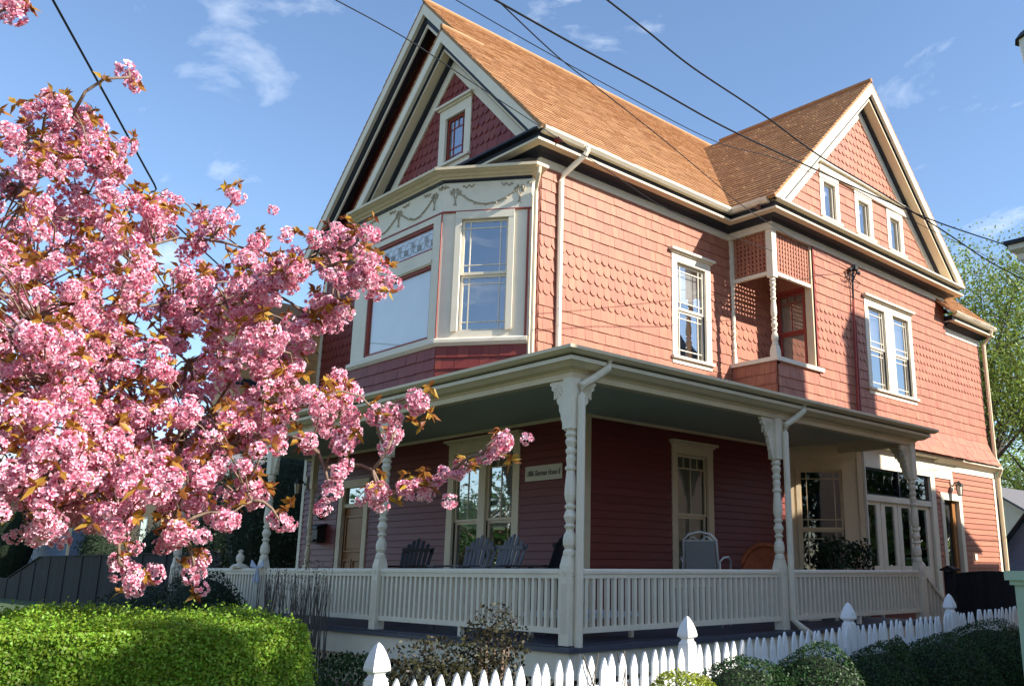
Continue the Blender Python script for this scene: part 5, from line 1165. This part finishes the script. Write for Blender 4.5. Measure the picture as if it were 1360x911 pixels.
# ------------------------------------------------------------------ left background
lf = thing('dark_board_fence', 'weathered dark board fence beyond the hedge', 'fence', (-14, 3.6, gz(3.6)))
FY = 3.6; xs0, xs1 = at_y(54, 740, FY)[0], at_y(250, 740, FY)[0]; zt = at_y(120, 738, FY)[2]; x = xs0-9
mxs = []
while x < xs1+2.5:
    f = zt if x > xs0 else zt-min(1.0, (xs0-x)*.19); mb = MB(); mb.box(x, x+.142, FY, FY+.025, gz(FY)-.05, f+random.uniform(-.008, .008)); build('board', mb, 'fence_dark', lf, rnd=[random.random()]*6); x += .15
for x in np.arange(xs0-8, xs1+2.4, 2.4):
    f = zt if x > xs0 else zt-min(1.0, (xs0-x)*.19); mb = MB(); mb.box(x, x+.14, FY-.03, FY-.001, gz(FY)-.05, f+.02); build('post', mb, 'fence_dark', lf)
mb = MB(); mb.box(xs0, xs1+2.4, FY-.06, FY+.08, zt+.01, zt+.05); build('cap_rail', mb, 'fence_dark', lf)
mb = MB(); mb.prism([(xs0-5.2, FY-.06, zt-.98), (xs0-5.2, FY+.08, zt-.98), (xs0-5.2, FY+.08, zt-.93), (xs0-5.2, FY-.06, zt-.93)], (5.2, 0, .99)); build('cap_rail', mb, 'fence_dark', lf)
# blue house behind it
HYB = 8.0; bx0, bx1 = at_y(40, 700, HYB)[0], at_y(94, 700, HYB)[0]
bh = thing('blue_house', 'blue clapboard house with brown side behind the board fence', 'house', ((bx0+bx1)/2, HYB+3, gz(HYB)))
mb = MB(); mb.box(bx0-6, bx1, HYB, HYB+8, 0, 6.5); bw2 = build('wall', mb, 'blue_siding', bh); fb = Frame((0, HYB), (0, -1))
for k in range(46):
    z = .3+k*.135; mb = MB(); mb.prism([fb.p(bx0-6, .001, z), fb.p(bx0-6, .025, z), fb.p(bx0-6, .004, z+.145), fb.p(bx0-6, .001, z+.145)], fb.u*(bx1-bx0+5.9)); build('clapboard', mb, 'blue_siding', bw2)
mb = MB(); mb.box(bx1-.09, bx1+.03, HYB-.04, HYB+.1, 0, 6.5); build('corner_board', mb, 'trim', bh)
mb = MB(); mb.prism([(bx0-6.5, HYB-.5, 6.5), (bx1+.5, HYB-.5, 6.5), ((bx0+bx1)/2-3, HYB-.5, 10.5)], (0, 9, 0)); build('roof', mb, 'grey_roof', bh)
bh2 = thing('brown_house', 'brown shingled house wall glimpsed under the blossom', 'house', (bx1+2, HYB+3, gz(HYB)))
tx1 = at_y(200, 700, HYB+1)[0]; mb = MB(); mb.box(bx1+.1, tx1+1.5, HYB+1, HYB+8, 0, 5.8); bw3 = build('wall', mb, 'tan', bh2); fb = Frame((0, HYB+1), (0, -1))
for k in range(40):
    z = .3+k*.14; mb = MB(); mb.prism([fb.p(bx1+.1, .001, z), fb.p(bx1+.1, .025, z), fb.p(bx1+.1, .004, z+.15), fb.p(bx1+.1, .001, z+.15)], fb.u*(tx1+1.4-bx1)); build('clapboard', mb, 'tan', bw3)
for px in (112, 192):
    u = at_y(px, 700, HYB+1)[0]; mb = MB(); fb.box(mb, u-.5, u+.5, .02, .05, 1.2, 4.4); wn = build('window', mb, 'trim_white', bh2); mb = MB(); fb.box(mb, u-.4, u+.4, .051, .058, 1.3, 4.3); build('pane', mb, 'glass', wn)
mb = MB(); mb.prism([(bx1, HYB+.5, 5.8), (tx1+2, HYB+.5, 5.8), ((bx1+tx1)/2+1, HYB+.5, 9)], (0, 8, 0)); build('roof', mb, 'grey_roof', bh2)
# dark evergreens
def evergreen(px, py, yv, r, n, label, size=.11):
    c = at_y(px, py, yv); zb = gz(yv); hh = c[2]-zb; return shrub('evergreen', (c[0], yv, zb+hh*.5), (r, r, hh*.56), n, size, 'leaf_dark', label, 'evergreen', inner=.55)
evergreen(28, 640, 6.2, 1.7, 5000, 'dark evergreen left of the blue house')
evergreen(135, 690, 6.0, 1.0, 3000, 'dark evergreen against the brown house')
evergreen(335, 610, 5.2, 2.0, 7000, 'broad dark evergreen seen through the porch end')
evergreen(292, 620, 7.5, 2.2, 5000, 'dark evergreen behind the porch end and the fence')
evergreen(392, 590, 4.0, 2.1, 7000, 'tall dark evergreen just beyond the end of the front wall')
evergreen(225, 690, 6.5, 1.5, 4000, 'low dark evergreen beside the porch end post')
# the far side of the front street, behind the viewer (it shows in the window glass)
for k, (x, y, w, h, wm) in enumerate(((-22, -36, 9, 6.2, 'blue_siding'), (-6, -37, 8, 6.8, 'tan'), (9, -36, 9, 6.0, 'trim_white'), (24, -37, 9, 6.6, 'brick'), (40, -36, 9, 6.2, 'tan'))):
    simple_house('facing_house', (x, y, 0), w, 9, h, 3.6, wm, 'grey_roof', ['blue', 'tan', 'white', 'brick red', 'brown'][k]+' gabled house across the front street', 0, 2)
simple_house('facing_house', (32, -4, 0), 9, 12, 6, 3.4, 'blue_siding', 'grey_roof', 'blue gabled house beyond the white neighbour', 1, 2)
for k, (x, y, r) in enumerate(((-14, -29, 3.2), (1, -29, 2.8), (15.5, -30, 3.4), (27, -28, 3.0), (24, -9, 3.0), (35, -24, 3.4))):
    tree('street_tree', (x, y, gz(y)), 3, (x, y, 5.8), (r, r, 3.4), 2600, .34, 'leaf_box', 'bark', ['leafy tree before the blue house across the street', 'leafy tree before the tan house across the street', 'leafy tree before the brick house across the street', 'leafy tree by the brown house across the street', 'leafy tree on the lot beside the white neighbour', 'leafy tree at the far street corner'][k], clumps=36)
for k, (x, y, r) in enumerate(((5.5, 27, 3.0), (11, 25, 3.2), (-38, -27, 3.6), (-50, -33, 3.8), (-60, -42, 4.0), (-46, -18, 3.4))):
    tree('garden_tree', (x, y, gz(y)), 2.2, (x, y, 4.6), (r, r, 3.6), 2400, .36, 'leaf_box' if k else 'leaf_tree', 'bark', ['pale leafy tree in the back garden beyond the glazed doors', 'leafy tree behind the white neighbour house', 'leafy tree far down the front street', 'leafy tree beside the farthest bend of the street', 'tallest leafy tree at the end of the street', 'leafy tree on the near verge far down the street'][k], clumps=36)
for k, x in enumerate((3.5, 8.5, 13.5)):
    shrub('tall_evergreen', (x, 31.5, 3.2), (3.0, 2.2, 3.6), 4000, .3, 'leaf_box', ['tall green evergreen at the back of the garden', 'tall green evergreen behind the middle of the garden', 'tall green evergreen behind the white neighbour'][k], 'evergreen', inner=.6)
tree('hedge_shade_tree', (12.7, -4.75, gz(-4.75)), 3.6, (12.7, -4.75, 5.05), (.8, .8, .5), 7000, .12, 'leaf_box', 'bark', 'unseen tree added to throw shade on the hedge', clumps=60, tr=.07)  # added out of view, crown shaped and placed to shade the hedge front
# street lamp whose lantern edge shows at the right
sp_ = at_d(1366, 68, 11.0); sx, sy, szz = sp_
lamp = thing('street_lamp', 'dark street lantern on a post, only its edge in view', 'street lamp', (sx, sy, gz(sy)))
mb = MB(); mb.lathe([(.09, -.05), (.08, .5), (.05, .6), (.04, szz-.25-gz(sy))], (sx+.03, sy, gz(sy)), 10); build('post', mb, 'dark_metal', lamp)
mb = MB(); mb.lathe([(.05, -.25), (.09, -.2), (.12, .12)], (sx+.03, sy, szz), 8); build('lantern_glass', mb, 'lamp_glass', lamp)
mb = MB(); mb.lathe([(.16, .12), (.10, .2), (.03, .26), (.02, .34)], (sx+.03, sy, szz), 8); build('cap', mb, 'dark_metal', lamp)

# ------------------------------------------------------------------ the cherry tree
ch = thing('cherry_tree', 'flowering cherry tree heavy with pink double blossom', 'tree', tuple(at_z(-330, 1000, .0)*0+np.array([4.9, -8.75, 0.0])))
root = np.array([4.9, -8.75, 0.0])
blobs = [  # px, py, radius px, depth, number of clusters
 (-80, 330, 10, 5.2, 1), (-75, 180, 10, 5.0, 1), (-45, 60, 10, 4.9, 1),
 (25, 250, 55, 5.6, 26), (75, 225, 40, 5.5, 18), (120, 175, 24, 5.4, 9), (62, 150, 22, 5.3, 9), (95, 155, 22, 5.2, 8), (20, 190, 26, 5.2, 10), (150, 195, 20, 5.3, 8), (130, 225, 24, 5.3, 12), (172, 103, 13, 5.2, 4), (12, 10, 18, 4.9, 6),
 (40, 330, 60, 5.2, 40), (120, 300, 50, 5.5, 34), (200, 285, 34, 5.6, 22), (225, 270, 20, 5.6, 8), (285, 300, 22, 5.4, 9), (312, 266, 12, 5.4, 4), (262, 318, 15, 5.3, 5), (170, 345, 45, 5.2, 30), (325, 330, 24, 5.2, 10),
 (50, 420, 70, 4.9, 62), (140, 420, 60, 5.3, 52), (230, 400, 45, 5.6, 32), (300, 400, 40, 5.2, 28), (345, 385, 34, 5.0, 22), (385, 360, 26, 4.9, 13), (425, 325, 15, 4.8, 6), (455, 316, 12, 4.8, 4), (485, 312, 11, 4.7, 4), (445, 365, 24, 4.8, 12), (480, 350, 20, 4.7, 9), (505, 378, 16, 4.7, 8), (450, 400, 24, 4.8, 12), (410, 420, 32, 5.0, 18),
 (60, 510, 75, 4.7, 72), (160, 510, 65, 5.1, 60), (250, 480, 55, 5.2, 48), (330, 470, 42, 4.9, 32), (375, 480, 28, 4.9, 15), (280, 550, 42, 5.0, 28), (350, 540, 26, 4.8, 13), (400, 540, 28, 4.7, 14), (435, 545, 20, 4.7, 9), (460, 520, 18, 4.7, 7), (465, 560, 16, 4.7, 7),
 (50, 600, 70, 4.6, 62), (150, 590, 60, 4.9, 52), (230, 590, 50, 4.8, 36), (310, 590, 36, 4.7, 22), (360, 585, 24, 4.6, 8), (412, 588, 10, 4.6, 4), (462, 590, 12, 4.6, 4), (455, 620, 8, 4.6, 2), (520, 585, 13, 4.5, 5), (522, 548, 10, 4.5, 3), (500, 548, 9, 4.5, 3), (563, 533, 12, 4.4, 4),
 (30, 660, 42, 4.5, 24), (110, 650, 50, 4.6, 34), (190, 645, 40, 4.6, 24), (260, 640, 36, 4.6, 20), (322, 645, 16, 4.5, 5), (150, 690, 24, 4.5, 11), (230, 690, 24, 4.5, 11), (295, 680, 15, 4.5, 6), (240, 712, 18, 4.5, 7), (372, 692, 7, 4.4, 1), (258, 748, 12, 4.4, 4), (183, 771, 12, 4.4, 4), (158, 747, 12, 4.4, 4), (60, 690, 18, 4.4, 6), (335, 665, 10, 4.4, 3),
 (545, 652, 12, 4.4, 4), (503, 640, 14, 4.5, 4), (505, 667, 13, 4.5, 4), (575, 645, 10, 4.3, 3), (605, 622, 11, 4.3, 4), (640, 603, 7, 4.2, 2), (665, 582, 10, 4.2, 4), (437, 648, 5, 4.5, 1)]
tips = []; cents = []
for (px, py, r, dep, n) in blobs:
    c = at_d(px, py, dep); cents.append((c, dep, r))
    for k in range(max(1, int(n*.62))):
        a = random.uniform(0, 6.283); q = r*math.sqrt(random.random()); dd = dep+random.uniform(-.5, .5)*min(1.0, r/40)
        tips.append(at_d(px+q*math.cos(a), py+q*math.sin(a), dd))
# the part of the crown that the frame cuts off
for k in range(150):
    tips.append(at_d(random.uniform(-330, -20), random.uniform(200, 640), random.uniform(4.2, 6.4)))
tips = np.array(tips)
# skeleton: trunk, limbs to blob centres, twigs to every cluster
nodes = []; par = []; rad = []
def addn(p, pa, r): nodes.append(np.asarray(p, float)); par.append(pa); rad.append(r); return len(nodes)-1
n0 = addn(root, -1, .13); n1 = addn(root+np.array([.05, .1, .8]), n0, .11); n2 = addn(root+np.array([.08, .2, 1.45]), n1, .10)
crotch = nodes[n2]
mb_tree = MB()
mb_tree.tube([root-np.array([0, 0, .1]), root+np.array([0, 0, .05]), nodes[n1], nodes[n2]], [.19, .15, .12, .115], 10)
def bend(a, b, s, n):
    L_ = np.linalg.norm(b-a); w = RNG.normal(size=3)*s*L_; w[2] += .10*L_
    return [a+(b-a)*t+w*math.sin(math.pi*t) for t in np.linspace(0, 1, n)]
order = sorted(range(len(cents)), key=lambda i: np.linalg.norm(cents[i][0]-crotch)-cents[i][2]*.012)
for i in order:
    c = cents[i][0]; A = np.array(nodes[2:]); d = np.linalg.norm(A-c, axis=1)+.35*np.array([0 if r > .02 else .3 for r in rad[2:]])
    # prefer parents that lie nearer to the crotch than the target
    dc = np.linalg.norm(A-crotch, axis=1); d = d+np.where(dc > np.linalg.norm(c-crotch), .6, 0); k = int(np.argmin(d))+2
    a = nodes[k]; L_ = np.linalg.norm(c-a); m_ = max(3, int(L_/.14)); P = bend(a, c, .07, m_+1); r0 = max(.009, min(rad[k]*.85, .014+.022*L_)); R_ = np.linspace(r0, .006, m_+1)
    mb_tree.tube(P, list(R_), 6); pa = k
    for p, r in zip(P[1:], R_[1:]): pa = addn(p, pa, r)
A = np.array(nodes)
for t in tips:
    d = np.linalg.norm(A-t, axis=1); k = int(np.argmin(d))
    if k < 2: k = 2
    if d[k] > .06: mb_tree.tube(bend(A[k], t, .10, 4), [.0055, .0045, .004, .003], 4)
build('trunk', mb_tree, 'bark', ch, smooth=True)
# one pom-pom of double flowers
def flower(c, axis, s, V, Q, Cc, tone):
    ax = axis/np.linalg.norm(axis); t = np.cross(ax, [.3, .5, .8]); t /= np.linalg.norm(t); b = np.cross(ax, t)
    for ring, (npet, tilt, L_, w) in enumerate(((6, .25, 1.0, .62), (5, .85, .85, .55), (3, 1.3, .6, .45))):
        for k in range(npet):
            a = 2*math.pi*(k+.5*ring)/npet+random.uniform(-.25, .25); rd = t*math.cos(a)+b*math.sin(a); sd = -t*math.sin(a)+b*math.cos(a); tl = tilt+random.uniform(-.25, .25)
            d = rd*math.cos(tl)+ax*math.sin(tl); i = len(V); e = ax*math.cos(tl)*.12-rd*.08
            V += [c, c+s*(d*.55*L_+sd*w*.5+e), c+s*(d*L_+sd*w*.30+e*.4), c+s*(d*L_*1.02-sd*w*.28+e*.4), c+s*(d*.55*L_-sd*w*.5+e)]; Q.append((i, i+1, i+2, i+3, i+4))
            f = random.uniform(-.06, .06)+tone; base = (.68+f*.3, .14+f*.4, .26+f*.5, 1); tip = (.91, .62+f*1.5, .70+f*1.3, 1); midc = (.83+f*.3, .36+f*1.2, .49+f*1.2, 1)
            Cc += [base, midc, tip, tip, midc]
def pom(n, R_):
    V = []; Q = []; Cc = []
    for k in range(n):
        z = 1-2*(k+.5)/n; a = k*2.39996+random.uniform(-.3, .3); q = math.sqrt(max(0, 1-z*z)); d = np.array([q*math.cos(a), q*math.sin(a), z*.85]); flower(d*R_*random.uniform(.6, .95), d+np.array([0, 0, .1]), random.uniform(.020, .026), V, Q, Cc, random.uniform(-.08, .10))
    return np.array(V), np.array(Q), np.array(Cc)
POMS = [pom(random.choice((11, 13, 15)), random.uniform(.044, .055)) for _ in range(14)]
POM_ME = [npmesh('blossom_cluster', v, q, 'petal', pet=c) for v, q, c in POMS]
dist = np.linalg.norm(tips-CAM, axis=1); vis = [i for i in np.argsort(dist)]
# those in view that show largest become parts of their own
inview = []
for i in vis:
    d = tips[i]-CAM; z_ = d@_fw; x_ = 680+PXO+FOC*(d@_R)/z_; y_ = 455.5+PYO-FOC*(d@_U)/z_
    if 0 <= x_ <= 1360 and 0 <= y_ <= 911: inview.append(i)
single = set(inview[:300]); VV = []; QQ = []; CC = []; off = 0
def rotm():
    a = RNG.normal(size=4); a /= np.linalg.norm(a); w, x, y, z = a
    return np.array([[1-2*(y*y+z*z), 2*(x*y-z*w), 2*(x*z+y*w)], [2*(x*y+z*w), 1-2*(x*x+z*z), 2*(y*z-x*w)], [2*(x*z-y*w), 2*(y*z+x*w), 1-2*(x*x+y*y)]])
for i, t in enumerate(tips):
    k = i % len(POMS); s = random.uniform(.72, 1.1); Rm = rotm()
    if i in single:
        o = bpy.data.objects.new('blossom_cluster', POM_ME[k]); COL.objects.link(o); o.parent = ch; o.matrix_parent_inverse = Matrix.Translation(-ch.location)
        m = Matrix.Identity(4)
        for a in range(3):
            for b_ in range(3): m[a][b_] = Rm[a, b_]*s
            m[a][3] = t[a]
        o.matrix_basis = m
    else:
        v, q, c = POMS[k]; VV.append((v@Rm.T)*s+t); QQ.append(q+off); CC.append(c); off += len(v)
    # companions so that each spray is a loose bunch
    for j in range(1 if random.random() < .7 else 0):
        k2 = random.randrange(len(POMS)); v, q, c = POMS[k2]; s2 = random.uniform(.5, .9); o_ = RNG.normal(size=3)*.055; o_[2] -= .02
        VV.append((v@rotm().T)*s2+t+o_); QQ.append(q+off); CC.append(c); off += len(v)
me = npmesh('blossom', np.concatenate(VV), np.concatenate(QQ), 'petal', pet=np.concatenate(CC)); o = link(bpy.data.objects.new('blossom', me), ch); o['kind'] = 'stuff'
# bronze young leaves in tufts above the blossom
LV = []; LQ = []; LR = []
def long_leaf(p, d, L_, w):
    d = d/np.linalg.norm(d); s = np.cross(d, [0, 0, 1.0]); s /= np.linalg.norm(s)+1e-9; ro = random.uniform(0, math.pi); s = s*math.cos(ro)+np.cross(d, s)*math.sin(ro); up = np.cross(s, d); i = len(LV); dr = np.array([0, 0, -.18*L_])
    LV.extend([p, p+d*L_*.4+s*w-up*w*.3, p+d*L_*.55, p+d*L_*.4-s*w-up*w*.3, p+d*L_+dr]); LQ.extend([(i, i+1, i+2, i+2), (i, i+2, i+3, i+3), (i+1, i+4, i+2, i+2), (i+2, i+4, i+3, i+3)])
tl = 0
for i, t in enumerate(tips):
    if True:
        c = t+np.array([random.uniform(-.05, .05), random.uniform(-.05, .05), random.uniform(.03, .08)])
        if random.random() < .3: c = t+RNG.normal(size=3)*.06
        for k in range(random.randint(5, 12)):
            a = random.uniform(0, 6.28); long_leaf(c, np.array([math.cos(a), math.sin(a), random.uniform(-1.1, 1.5)]), random.uniform(.035, .07), random.uniform(.009, .015))
for p_ in A[3::3]:
    if random.random() < .55:
        c = p_+RNG.normal(size=3)*.03
        for k in range(random.randint(3, 7)):
            a = random.uniform(0, 6.28); long_leaf(c, np.array([math.cos(a), math.sin(a), random.uniform(-.6, 1.5)]), random.uniform(.04, .075), random.uniform(.009, .015))
LQ3 = [(a, b, c) for a, b, c, d in LQ]
me = npmesh('young_leaves', np.array(LV), np.array(LQ3), 'leaf_bronze', rnd=np.repeat(RNG.random(len(LQ3)//4), 4)); o = link(bpy.data.objects.new('young_leaves', me), ch); o['kind'] = 'stuff'

# alike things share a group
GR = dict(adirondack_chair='adirondack chairs on the front porch', overhead_wire='overhead wires', facing_house='houses across the street', street_tree='trees along the street', garden_tree='trees beyond the lots', evergreen='dark evergreens behind the fence', tall_evergreen='evergreens at the back of the garden', dark_shrub='shrubs before the porch', flowering_shrub='shrubs before the porch', bare_shrub='bare shrubs before the railing', porch_plant='potted plants on the porch', wall_lamp='lantern lamps on the house', leafing_tree='trees in spring leaf behind the house')
for o in list(bpy.data.objects):
    b_ = o.name.split('.')[0]
    if o.parent is None and b_ in GR and 'group' not in o: o['group'] = GR[b_]
